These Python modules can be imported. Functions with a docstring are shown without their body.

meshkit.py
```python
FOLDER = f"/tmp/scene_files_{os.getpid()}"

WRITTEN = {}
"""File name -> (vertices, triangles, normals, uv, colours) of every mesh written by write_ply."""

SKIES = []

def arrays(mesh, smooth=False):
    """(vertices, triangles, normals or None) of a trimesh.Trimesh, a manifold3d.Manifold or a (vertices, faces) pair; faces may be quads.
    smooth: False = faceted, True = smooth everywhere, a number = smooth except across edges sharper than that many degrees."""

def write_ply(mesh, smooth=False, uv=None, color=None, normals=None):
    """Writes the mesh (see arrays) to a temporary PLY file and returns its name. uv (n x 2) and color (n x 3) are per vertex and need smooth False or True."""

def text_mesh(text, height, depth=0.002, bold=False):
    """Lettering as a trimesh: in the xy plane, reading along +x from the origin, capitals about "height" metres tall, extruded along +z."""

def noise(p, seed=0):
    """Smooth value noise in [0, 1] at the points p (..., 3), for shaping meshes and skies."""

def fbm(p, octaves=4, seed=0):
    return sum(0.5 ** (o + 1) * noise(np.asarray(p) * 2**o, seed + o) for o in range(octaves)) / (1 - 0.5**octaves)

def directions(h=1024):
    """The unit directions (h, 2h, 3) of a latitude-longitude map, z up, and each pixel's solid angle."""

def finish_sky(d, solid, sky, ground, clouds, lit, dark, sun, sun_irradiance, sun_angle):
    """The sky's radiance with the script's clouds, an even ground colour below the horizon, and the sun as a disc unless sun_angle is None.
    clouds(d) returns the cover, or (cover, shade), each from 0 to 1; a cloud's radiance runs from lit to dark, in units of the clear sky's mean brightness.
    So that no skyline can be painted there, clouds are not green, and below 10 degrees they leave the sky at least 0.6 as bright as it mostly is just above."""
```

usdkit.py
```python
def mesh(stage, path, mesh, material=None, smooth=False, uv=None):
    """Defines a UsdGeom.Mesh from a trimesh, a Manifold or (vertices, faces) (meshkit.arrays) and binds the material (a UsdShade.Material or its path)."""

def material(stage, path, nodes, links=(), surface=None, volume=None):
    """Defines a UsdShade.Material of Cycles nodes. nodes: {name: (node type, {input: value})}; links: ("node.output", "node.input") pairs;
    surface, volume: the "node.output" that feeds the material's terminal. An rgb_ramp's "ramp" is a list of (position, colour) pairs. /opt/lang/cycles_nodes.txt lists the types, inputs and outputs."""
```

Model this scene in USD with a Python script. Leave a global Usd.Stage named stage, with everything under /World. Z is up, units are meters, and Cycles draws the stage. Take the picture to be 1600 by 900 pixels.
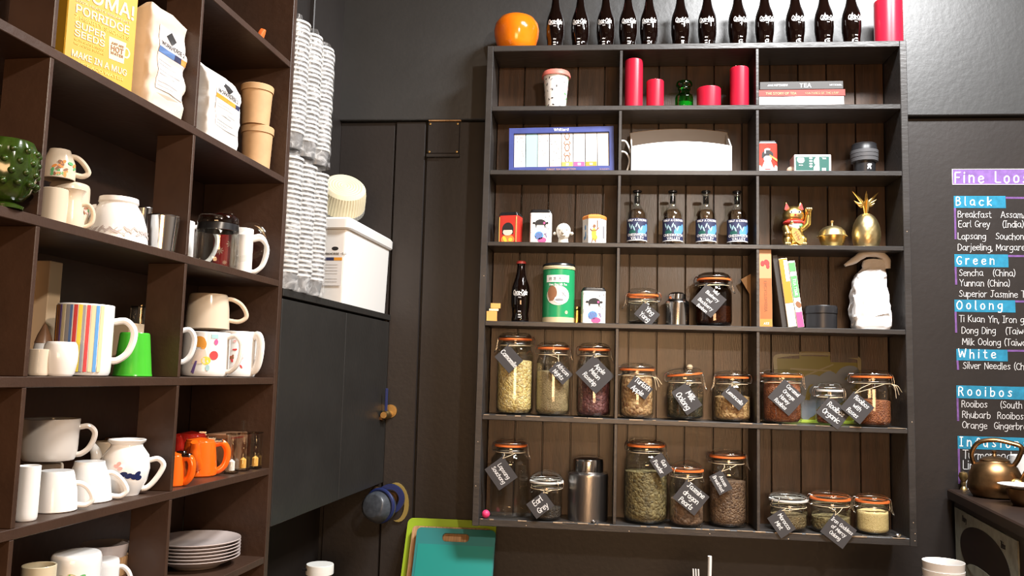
import math, random
import numpy as np, trimesh
import usdkit, meshkit
from pxr import Usd, UsdGeom, UsdLux, UsdShade, Gf, Sdf
from shapely import affinity
from shapely.geometry import Polygon, LineString, Point, box as sbox
from shapely.ops import unary_union

random.seed(7)
PI = math.pi
stage = Usd.Stage.CreateInMemory()
UsdGeom.SetStageUpAxis(stage, 'Z')
UsdGeom.SetStageMetersPerUnit(stage, 1.0)
UsdGeom.Xform.Define(stage, '/World')
UsdGeom.Scope.Define(stage, '/World/Looks')

# ---------------------------------------------------------------- camera
EYE = np.array([0.0, 0.0, 1.6])
F_PX, PITCH, YAW, ROLL = 1299.9, 0.1052, -0.1039, 0.0236
cp_, sp_, cy_, sy_ = math.cos(PITCH), math.sin(PITCH), math.cos(YAW), math.sin(YAW)
FWD = np.array([sy_ * cp_, cy_ * cp_, sp_])
_r = np.array([cy_, -sy_, 0.0]); _u = np.cross(_r, FWD)
RIGHT = math.cos(ROLL) * _r + math.sin(ROLL) * _u
UP = -math.sin(ROLL) * _r + math.cos(ROLL) * _u
cam = UsdGeom.Camera.Define(stage, '/World/camera')
cam.CreateHorizontalApertureAttr(36.0)
cam.CreateVerticalApertureAttr(36.0 * 9 / 16)
cam.CreateFocalLengthAttr(36.0 * F_PX / 1600)
cam.CreateClippingRangeAttr(Gf.Vec2f(0.05, 100))
cam.AddTransformOp().Set(Gf.Matrix4d(*RIGHT, 0, *UP, 0, *(-FWD), 0, *EYE, 1))
cam.CreateExposureAttr(0.0)

# ---------------------------------------------------------------- light
CEIL = 3.45
dome = UsdLux.DomeLight.Define(stage, '/World/ambient_light')
dome.CreateIntensityAttr(0.05)
dome.CreateColorAttr(Gf.Vec3f(1.0, 0.93, 0.85))
# unseen lamps, set to light the shelves and walls: (x, y, colour, intensity)
LAMPS = [(1.28, 1.50, (0.99, 0.995, 1.0), 1.8), (0.70, 1.55, (0.99, 0.995, 1.0), 2.7), (0.80, -0.10, (1.0, 0.86, 0.72), 2.0), (-0.05, -1.3, (1.0, 0.80, 0.58), 0.15), (1.25, -1.3, (1.0, 0.86, 0.70), 0.15)]
LAMP_POWER = 82.0
SPOT_POWER = 1250.0
SPOT_Z = 2.72
for i, (lx, ly, lc, li) in enumerate(LAMPS):
    if i == 2:      # unseen spot, placed to light the left shelving
        d = UsdLux.SphereLight.Define(stage, '/World/unseen_shelving_spot')
        d.CreateRadiusAttr(0.05); d.CreateIntensityAttr(SPOT_POWER); d.CreateColorAttr(Gf.Vec3f(*lc))
        sh_ = UsdLux.ShapingAPI.Apply(d.GetPrim()); sh_.CreateShapingConeAngleAttr(44.0); sh_.CreateShapingConeSoftnessAttr(0.35)
        src = np.array([lx, ly, SPOT_Z]); aim = np.array([-0.78, 1.38, 1.50]) - src; aim /= np.linalg.norm(aim)
        zx = -aim; xx = np.cross((0, 0, 1.0), zx); xx /= np.linalg.norm(xx); yx = np.cross(zx, xx)
        d.AddTransformOp().Set(Gf.Matrix4d(*xx, 0, *yx, 0, *zx, 0, *src, 1))
        continue
    d = UsdLux.DiskLight.Define(stage, '/World/unseen_ceiling_light' + (f'_{i:03d}' if i else ''))
    d.CreateRadiusAttr(0.20)
    d.CreateIntensityAttr(LAMP_POWER * li)
    d.CreateColorAttr(Gf.Vec3f(*lc))
    d.AddTranslateOp().Set(Gf.Vec3d(lx, ly, CEIL - 0.085))
# unseen warm light behind the camera, placed to shine on the planks
rear_light = UsdLux.RectLight.Define(stage, '/World/unseen_warm_light')
rear_light.CreateWidthAttr(1.5); rear_light.CreateHeightAttr(0.7)
rear_light.CreateIntensityAttr(19.5)
rear_light.CreateColorAttr(Gf.Vec3f(1.0, 0.58, 0.28))
rear_light.AddTranslateOp().Set(Gf.Vec3d(0.4, -2.385, 1.70))
rear_light.AddRotateXOp().Set(90.0)

# ---------------------------------------------------------------- naming
_used = {}
def numbered(parent, name):
    k = (parent, name); n = _used.get(k, 0); _used[k] = n + 1
    return parent + '/' + (name if n == 0 else f'{name}_{n:03d}')
def tag(prim, label=None, cat=None, group=None, kind=None):
    p = prim.GetPrim() if hasattr(prim, 'GetPrim') else prim
    for k, v in (('label', label), ('category', cat), ('group', group), ('kind', kind)):
        if v: p.SetCustomDataByKey(k, v)
    return p
def thing(name, label, cat, loc=(0, 0, 0), rz=0.0, group=None, rxy=None):
    x = UsdGeom.Xform.Define(stage, numbered('/World', name))
    x.AddTranslateOp().Set(Gf.Vec3d(*map(float, loc)))
    if rz: x.AddRotateZOp().Set(math.degrees(rz))
    if rxy: x.AddRotateXYZOp().Set(Gf.Vec3f(math.degrees(rxy[0]), math.degrees(rxy[1]), 0))
    tag(x, label, cat, group)
    return x.GetPrim()
def part(parent, name, m, material, smooth=35, label=None, kind=None):
    pp = str(parent.GetPath()) if not isinstance(parent, str) else parent
    g = usdkit.mesh(stage, numbered(pp, name), m, material, smooth)
    if label or kind: tag(g, label, None, None, kind)
    return g.GetPrim()
def solo(name, label, cat, m, material, loc=(0, 0, 0), rz=0.0, group=None, smooth=35):
    g = usdkit.mesh(stage, numbered('/World', name), m, material, smooth)
    g.AddTranslateOp().Set(Gf.Vec3d(*map(float, loc)))
    if rz: g.AddRotateZOp().Set(math.degrees(rz))
    tag(g, label, cat, group)
    return g.GetPrim()
def struct(name, m, material, smooth=False):
    g = usdkit.mesh(stage, '/World/' + name, m, material, smooth)
    tag(g, kind='structure')
    return g.GetPrim()
def copy_of(src, name, label, loc, rz=0.0):
    was = src.GetCustomData()
    x = UsdGeom.Xform.Define(stage, numbered('/World', name))
    x.GetPrim().GetReferences().AddInternalReference(src.GetPath())
    x.GetPrim().SetInstanceable(True)
    xf = UsdGeom.Xformable(x); xf.ClearXformOpOrder()
    xf.GetPrim().CreateAttribute('xformOp:translate', Sdf.ValueTypeNames.Double3).Set(Gf.Vec3d(*map(float, loc)))
    xf.GetPrim().CreateAttribute('xformOp:rotateZ', Sdf.ValueTypeNames.Float).Set(math.degrees(rz))
    x.CreateXformOpOrderAttr(['xformOp:translate', 'xformOp:rotateZ'])
    tag(x, label, was.get('category'), was.get('group'))
    return x.GetPrim()

# ---------------------------------------------------------------- materials
def mat(name, col, rough=.5, metal=0., spec=.5, var=0., vscale=20., bump=0., bscale=200., coat=0., stretch=(1, 1, 1), col2=None, sss=0.):
    n = {'p': ('principled_bsdf', {'base_color': col, 'roughness': rough, 'metallic': metal, 'specular_ior_level': spec, 'coat_weight': coat, 'coat_roughness': .08})}
    l = []
    if var or bump or col2:
        n['t'] = ('texture_coordinate', {}); n['m'] = ('mapping', {'scale': stretch}); l += [('t.object', 'm.vector')]
    if var or col2:
        n['n'] = ('noise_texture', {'scale': vscale, 'detail': 4.0, 'roughness': .6})
        lo = [c * (1 - var) for c in col]; hi = [min(1, c * (1 + var)) for c in (col2 or col)]
        n['r'] = ('rgb_ramp', {'ramp': [(.3, lo), (.7, hi)]})
        l += [('m.vector', 'n.vector'), ('n.fac', 'r.fac'), ('r.color', 'p.base_color')]
    if bump:
        n['nb'] = ('noise_texture', {'scale': bscale, 'detail': 3.0})
        n['b'] = ('bump', {'strength': bump, 'distance': .002})
        l += [('m.vector', 'nb.vector'), ('nb.fac', 'b.height'), ('b.normal', 'p.normal')]
    if sss:
        n['p'][1].update({'subsurface_weight': sss, 'subsurface_scale': .01})
    return usdkit.material(stage, '/World/Looks/' + name, n, l, surface='p.BSDF')
def pane(name, tint=(.97, .98, .97), ior=1.45, rough=.02, add=.0):
    """thin clear glass: light passes, the edge and the highlights reflect"""
    n = {'f': ('layer_weight', {'blend': .5}), 'e': ('math', {'math_type': 'power', 'value2': 4.0}), 'k': ('math', {'math_type': 'multiply_add', 'value2': .55, 'value3': .045 * (ior - 1) / .45}),
         't': ('transparent_bsdf', {'color': tint}), 'g': ('glossy_bsdf', {'color': (1, 1, 1), 'roughness': rough}), 'x': ('mix_closure', {})}
    l = [('f.facing', 'e.value1'), ('e.value', 'k.value1'), ('k.value', 'x.fac'), ('t.BSDF', 'x.closure1'), ('g.BSDF', 'x.closure2')]
    return usdkit.material(stage, '/World/Looks/' + name, n, l, surface='x.closure')
def grains(name, cols, scale=220., rough=.6, bump=.8):
    """loose dry leaves, petals, grains seen through a jar"""
    n = {'t': ('texture_coordinate', {}), 'w': ('noise_texture', {'scale': scale * .6, 'detail': 2.0}),
         'mx': ('mix_vector', {'fac': .012}), 'v': ('voronoi_texture', {'scale': scale, 'randomness': 1.0}),
         's': ('separate_color', {}), 'r': ('rgb_ramp', {'ramp': [(i / (len(cols) - 1), c) for i, c in enumerate(cols)]}),
         'b': ('bump', {'strength': bump, 'distance': .004, 'invert': True}), 'p': ('principled_bsdf', {'roughness': rough})}
    l = [('t.object', 'w.vector'), ('t.object', 'mx.a'), ('w.color', 'mx.b'), ('mx.result', 'v.vector'), ('v.color', 's.color'), ('s.r', 'r.fac'), ('r.color', 'p.base_color'), ('v.distance', 'b.height'), ('b.normal', 'p.normal')]
    return usdkit.material(stage, '/World/Looks/' + name, n, l, surface='p.BSDF')

M = {}
def P(name, *a, **k):
    M[name] = mat(name, *a, **k)
P('wall_paint', (.034, .0345, .0345), .40, spec=.8, var=.12, vscale=3, bump=.25, bscale=60)
P('wall_paint_low', (.0235, .0195, .018), .45, spec=.45, var=.15, vscale=3, bump=.25, bscale=60)
P('shelf_paint', (.034, .031, .0295), .36, spec=.7, var=.25, vscale=14, bump=.35, bscale=90, stretch=(.3, 1, 1))
P('unit_paint', (.046, .0235, .0145), .42, spec=.5, var=.2, vscale=10, bump=.3, bscale=80)
P('cabinet_paint', (.021, .020, .0185), .42, spec=.4, var=.15, vscale=6, bump=.3, bscale=70)
P('plank_stain', (.044, .020, .009), .33, spec=.6, var=.55, vscale=9, bump=.12, bscale=60, stretch=(6, 6, .7))
P('plank_stain_b', (.050, .025, .012), .34, spec=.6, var=.5, vscale=8, bump=.12, bscale=60, stretch=(6, 6, .7))
P('plank_stain_c', (.036, .017, .008), .33, spec=.6, var=.5, vscale=8, bump=.12, bscale=60, stretch=(6, 6, .7))
P('bare_wood', (.36, .26, .17), .6, var=.4, vscale=60)
P('unseen_plaster', (.26, .23, .20), .8)  # walls and ceiling out of view, toned dark to cut bounced light
P('floor_wood', (.20, .12, .07), .5, var=.3, vscale=4, stretch=(1, 8, 1))
P('counter_wood', (.10, .06, .035), .4, var=.35, vscale=10, stretch=(.5, 5, 1))
P('white_ceramic', (.83, .81, .78), .14, spec=.55)
P('cream_ceramic', (.68, .56, .42), .16, spec=.5)
P('grey_ceramic', (.55, .50, .45), .18, spec=.5)
P('white_plastic', (.84, .83, .80), .35)
P('white_paper', (.80, .76, .71), .75, bump=.5, bscale=30, var=.04, vscale=8)
P('cream_paper', (.64, .54, .44), .8, bump=.5, bscale=30, var=.05, vscale=8)
P('bright_paper', (.78, .76, .74), .75, bump=.5, bscale=30)
P('label_paper', (.72, .70, .68), .7)
P('label_grey', (.62, .56, .54), .7)
P('cup_rim', (.60, .60, .59), .3)
P('kraft', (.55, .34, .17), .7, var=.08, vscale=30)
P('yellow_card', (.64, .33, .012), .55, var=.04)
P('print_cream', (.78, .68, .42), .6)
P('print_yellow', (.88, .66, .14), .6)
P('print_white', (.86, .86, .85), .6)
P('print_black', (.02, .018, .018), .6)
P('print_grey', (.30, .30, .32), .6)
P('print_navy', (.03, .035, .09), .6)
P('print_blue', (.10, .19, .42), .6)
P('print_orange', (.80, .28, .06), .6)
P('print_amber', (.72, .30, .03), .6)
P('print_red', (.62, .05, .05), .55)
P('print_pink', (.60, .10, .28), .6)
P('print_rose', (.80, .45, .42), .6)
P('print_skyblue', (.10, .30, .62), .55)
P('print_paleblue', (.36, .58, .62), .6)
P('print_green', (.04, .34, .16), .6)
P('print_palegreen', (.13, .42, .15), .6)
P('print_teal', (.012, .10, .08), .6)
P('print_brown', (.30, .13, .06), .6)
P('print_gold', (.62, .45, .12), .4)
P('print_flesh', (.86, .70, .58), .6)
P('print_yolk', (.85, .66, .06), .6)
P('print_purple', (.16, .10, .30), .55)
P('steel', (.62, .60, .58), .16, metal=1.)
P('brushed_steel', (.50, .48, .47), .28, metal=1., bump=.15, bscale=260, stretch=(1, 1, .2))
P('wire_steel', (.70, .69, .67), .22, metal=1.)
P('gold', (.90, .64, .22), .30, metal=1.)
P('pale_gold', (.92, .74, .38), .33, metal=1.)
P('brass', (.48, .32, .13), .42, metal=1.)
P('old_copper', (.24, .135, .06), .38, metal=1., var=.3, vscale=25)
P('rubber_orange', (.75, .17, .035), .5)
P('rubber_white', (.70, .69, .66), .5)
P('twine', (.62, .50, .33), .9)
P('slate_card', (.050, .046, .047), .75)
P('chalk_white', (.70, .70, .69), .9)
P('chalk_soft', (.56, .55, .54), .9)
P('chalk_cyan', (.015, .20, .33), .9, var=.2, vscale=60)
P('chalk_purple', (.20, .105, .33), .9, var=.2, vscale=60)
P('chalk_violet', (.16, .07, .24), .9, var=.25, vscale=60)
P('cola', (.004, .0014, .001), .06, spec=.6)
P('red_cap', (.50, .06, .05), .4)
P('candle_red', (.46, .012, .035), .28, spec=.5, sss=.1)
P('wick', (.80, .76, .70), .8)
P('persimmon', (.74, .12, .005), .14, spec=.6, col2=(.84, .24, .008), vscale=5, var=.04)
P('stem_cream', (.60, .50, .30), .5)
P('silicone_coral', (.72, .19, .15), .5)
P('tin_black', (.012, .012, .013), .3)
P('tin_white', (.84, .83, .81), .25)
P('sachet', (.60, .58, .55), .5)
P('dish_inside_shade', (.30, .27, .25), .3)  # inside of the white dish, its shade put into the grey
P('tin_red', (.60, .045, .03), .28)
P('tin_green', (.02, .32, .12), .25)
P('tin_cream', (.66, .58, .36), .3)
P('cup_black', (.018, .018, .020), .35)
P('cup_grey', (.085, .085, .09), .45)
P('plaster_white', (.72, .68, .60), .6, bump=.4, bscale=60)
P('box_blue', (.05, .07, .26), .4, var=.15)
P('book_dark', (.045, .042, .04), .5)
P('book_red', (.20, .025, .016), .5)
P('book_white', (.84, .80, .78), .5)
P('book_orange', (.48, .14, .045), .5, var=.1)
P('book_peach', (.62, .33, .16), .5)
P('book_cream', (.82, .74, .58), .5)
P('book_pages', (.72, .66, .55), .8)
P('green_mug', (.06, .46, .03), .22)
P('orange_glaze', (.86, .13, .008), .1, spec=.6)
P('red_glaze', (.50, .02, .012), .1, spec=.6)
P('red_mug', (.45, .02, .025), .2)
P('snow_print', (.72, .45, .35), .4)
P('sand_white', (.80, .76, .72), .8)
P('sand_amber', (.78, .40, .08), .8)
P('board_green', (.30, .45, .015), .4)
P('board_teal', (.008, .22, .19), .38)
P('board_teal_edge', (.02, .17, .17), .38)
P('board_wood', (.42, .24, .11), .5, var=.4, vscale=20, stretch=(8, 8, .6))
P('filter_paper', (.72, .66, .46), .9)
P('filter_band', (.25, .25, .23), .8)
P('valve_blue', (.012, .022, .10), .4)
P('valve_grey', (.05, .058, .07), .35, var=.3, vscale=60)
P('valve_yellow', (.30, .22, .06), .5)
P('etched_panel', (.30, .30, .23), .6, var=.25, vscale=30)
P('dark_wood', (.020, .010, .006), .5, spec=.3, var=.3, vscale=12, stretch=(1, 1, 5))
P('olive_plate', (.15, .125, .012), .3)
P('olive_rim', (.20, .165, .07), .35)
P('slate_swirl', (.12, .14, .16), .45)
P('lime_base', (.32, .46, .05), .4)
P('pink_ball', (.75, .04, .16), .5)
P('brown_ware', (.25, .13, .07), .3, var=.25, vscale=20)
P('plate_grey', (.52, .45, .43), .2)
P('enamel_bowl', (.60, .52, .36), .3)
P('tan_box', (.60, .44, .28), .7)
P('lid_white', (.80, .80, .76), .4)
P('water_black', (.02, .02, .02), .3)
M['glass'] = pane('glass')
M['glass_green'] = pane('glass_green', (.10, .58, .16), 1.5)
M['glass_dark'] = pane('glass_dark', (.55, .50, .45), 1.5)
M['glass_amber'] = pane('glass_amber', (.86, .72, .58), 1.4)
P('glass_moss', (.022, .045, .005), .12, spec=.7, var=.5, vscale=40)
M['film'] = usdkit.material(stage, '/World/Looks/film', {
    't': ('transparent_bsdf', {'color': (1, 1, 1)}), 'p': ('principled_bsdf', {'base_color': (.9, .9, .9), 'roughness': .18, 'specular_ior_level': .8}),
    'c': ('texture_coordinate', {}), 'n': ('noise_texture', {'scale': 38.0, 'detail': 3.0, 'distortion': 1.5}), 'b': ('bump', {'strength': .9, 'distance': .006}),
    'r': ('map_range', {'from_min': .45, 'from_max': .75, 'to_min': .05, 'to_max': .46, 'clamp': True}), 'x': ('mix_closure', {})},
    [('c.object', 'n.vector'), ('n.fac', 'b.height'), ('b.normal', 'p.normal'), ('n.fac', 'r.value'), ('r.result', 'x.fac'), ('t.BSDF', 'x.closure1'), ('p.BSDF', 'x.closure2')], surface='x.closure')
M['clear_cup'] = usdkit.material(stage, '/World/Looks/clear_cup', {
    't': ('transparent_bsdf', {'color': (.95, .95, .95)}), 'p': ('principled_bsdf', {'base_color': (.30, .30, .30), 'roughness': .15}), 'x': ('mix_closure', {'fac': .45})},
    [('t.BSDF', 'x.closure1'), ('p.BSDF', 'x.closure2')], surface='x.closure')
def lamp_mat(name, col, k):
    M[name] = usdkit.material(stage, '/World/Looks/' + name, {'e': ('emission', {'color': col, 'strength': k})}, [], surface='e.emission')

# ---------------------------------------------------------------- geometry helpers
def TM(v, f):
    return trimesh.Trimesh(np.asarray(v, float), np.asarray(f, int), process=False)
def cat(*ms):
    ms = [m for m in ms if m is not None and len(m.faces)]
    return trimesh.util.concatenate(ms)
def mv(m, d):
    m = m.copy(); m.apply_translation(d); return m
def rot(m, ang, axis, pt=(0, 0, 0)):
    m = m.copy(); m.apply_transform(trimesh.transformations.rotation_matrix(ang, axis, pt)); return m
def lathe(prof, n=32, mod=None, close=False):
    """prof: (r, z) from bottom to top outside (then down inside if it returns to the axis)"""
    prof = [(max(r, 0.0), z) for r, z in prof]
    if close: prof = prof + [prof[0]]
    V, F, rows = [], [], []
    for r, z in prof:
        if r < 1e-7:
            rows.append([len(V)]); V.append((0, 0, z))
        else:
            i0 = len(V); rows.append(list(range(i0, i0 + n)))
            for k in range(n):
                a = 2 * PI * k / n
                rr = r * mod(a, z) if mod else r
                V.append((rr * math.cos(a), rr * math.sin(a), z))
    for a, b in zip(rows[:-1], rows[1:]):
        for k in range(n):
            k2 = (k + 1) % n
            if len(a) == 1 and len(b) == 1: continue
            if len(a) == 1: F.append((a[0], b[k2], b[k]))
            elif len(b) == 1: F.append((a[k], a[k2], b[0]))
            else:
                F.append((a[k], a[k2], b[k2])); F.append((a[k], b[k2], b[k]))
    return TM(V, F)
def curve(pts, n=6):
    """Catmull-Rom through the points"""
    p = np.array(pts, float); q = np.vstack([2 * p[0] - p[1], p, 2 * p[-1] - p[-2]]); out = []
    for i in range(1, len(q) - 2):
        for t in np.linspace(0, 1, n, endpoint=False):
            a, b, c, d = q[i - 1:i + 3]
            out.append(.5 * (2 * b + (c - a) * t + (2 * a - 5 * b + 4 * c - d) * t * t + (3 * b - a - 3 * c + d) * t ** 3))
    out.append(p[-1]); return np.array(out)
def tube(path, r, n=8, flat=None):
    """swept round (or flattened: flat = (u scale, v scale)) tube; r may be a list"""
    p = np.array(path, float); m = len(p)
    rr = np.full(m, r) if np.ndim(r) == 0 else np.array(r, float)
    t = np.gradient(p, axis=0); t /= np.linalg.norm(t, axis=1, keepdims=True) + 1e-12
    ref = np.array([0, 0, 1.0]) if abs(t[0][2]) < .9 else np.array([1.0, 0, 0])
    u = np.cross(t[0], ref); u /= np.linalg.norm(u); V = []
    for i in range(m):
        u = u - t[i] * np.dot(u, t[i]); u /= np.linalg.norm(u) + 1e-12; w = np.cross(t[i], u)
        for k in range(n):
            a = 2 * PI * k / n
            V.append(p[i] + rr[i] * (math.cos(a) * u * (flat[0] if flat else 1) + math.sin(a) * w * (flat[1] if flat else 1)))
    F = []
    for i in range(m - 1):
        for k in range(n):
            a, b = i * n + k, i * n + (k + 1) % n
            F += [(a, b, b + n), (a, b + n, a + n)]
    V += [p[0], p[-1]]; c0, c1 = len(V) - 2, len(V) - 1
    for k in range(n):
        F += [(c0, (k + 1) % n, k), (c1, (m - 1) * n + k, (m - 1) * n + (k + 1) % n)]
    return TM(V, F)
def ring(R, r, z=0, n=32, k=6):
    return lathe([(R + r * math.cos(a), z + r * math.sin(a)) for a in np.linspace(-PI, PI, k + 1)], n)
def rbox(w, d, h, b=.0015, at=(0, 0, 0)):
    """box with chamfered edges, base centre at the given point"""
    b = min(b, w * .45, d * .45, h * .45); P_ = []
    for sx in (-1, 1):
        for sy in (-1, 1):
            for sz in (0, 1):
                x, y, z = sx * w / 2, sy * d / 2, sz * h; bz = b if sz == 0 else -b
                P_ += [(x - sx * b, y - sy * b, z), (x - sx * b, y, z + bz), (x, y - sy * b, z + bz)]
    m = trimesh.PointCloud(P_).convex_hull
    m.apply_translation(at); return m
def bx(x0, x1, y0, y1, z0, z1, b=.001):
    return rbox(x1 - x0, y1 - y0, z1 - z0, b, ((x0 + x1) / 2, (y0 + y1) / 2, z0))
def loft(rings):
    n = len(rings[0]); V = [p for r in rings for p in r]; F = []
    for i in range(len(rings) - 1):
        for k in range(n):
            a, b = i * n + k, i * n + (k + 1) % n
            F += [(a, b, b + n), (a, b + n, a + n)]
    for row, flip in ((0, True), (len(rings) - 1, False)):
        c = len(V); V.append(np.mean(rings[row], axis=0))
        for k in range(n):
            a, b = row * n + k, row * n + (k + 1) % n
            F.append((c, b, a) if flip else (c, a, b))
    return TM(V, F)
def superell(cx, cy, z, w, d, e=.35, n=40):
    out = []
    for k in range(n):
        a = 2 * PI * k / n; c, s = math.cos(a), math.sin(a)
        out.append((cx + w / 2 * math.copysign(abs(c) ** e, c), cy + d / 2 * math.copysign(abs(s) ** e, s), z))
    return out
def extr(poly, d):
    gs = [g for g in getattr(poly, 'geoms', [poly]) if not g.is_empty and g.area > 1e-12]
    return cat(*[trimesh.creation.extrude_polygon(g, d, engine='earcut') for g in gs])
def upright(m):
    """xy drawing -> standing in the xz plane, facing -y"""
    v = m.vertices
    return TM(np.stack([v[:, 0], -v[:, 2], v[:, 1]], 1), m.faces)
def decal(poly, y=0., t=.0004):
    return mv(upright(extr(poly, t)), (0, y, 0))
def wrapped(m, R, t0=0., dth=0., taper=0.):
    """wraps a flat drawing (x right, y up, z out) round a cylinder of radius R (R grows by taper per metre of height); centre faces -y"""
    m = m.copy()
    if len(m.faces) < 4000:
        v, f = trimesh.remesh.subdivide_to_size(m.vertices, m.faces, max(R * .22, .003), max_iter=12)
        m = TM(v, f)
    v = m.vertices; a = v[:, 0] / R + dth; rr = R + taper * v[:, 1] + v[:, 2] + t0
    return TM(np.stack([rr * np.sin(a), -rr * np.cos(a), v[:, 1]], 1), m.faces)
def ell(cx, cy, a, b, ang=0, n=24):
    return affinity.rotate(affinity.scale(Point(cx, cy).buffer(1, n // 4), a, b), ang, origin=(cx, cy))
def rect(x0, y0, x1, y1): return sbox(x0, y0, x1, y1)

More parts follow.
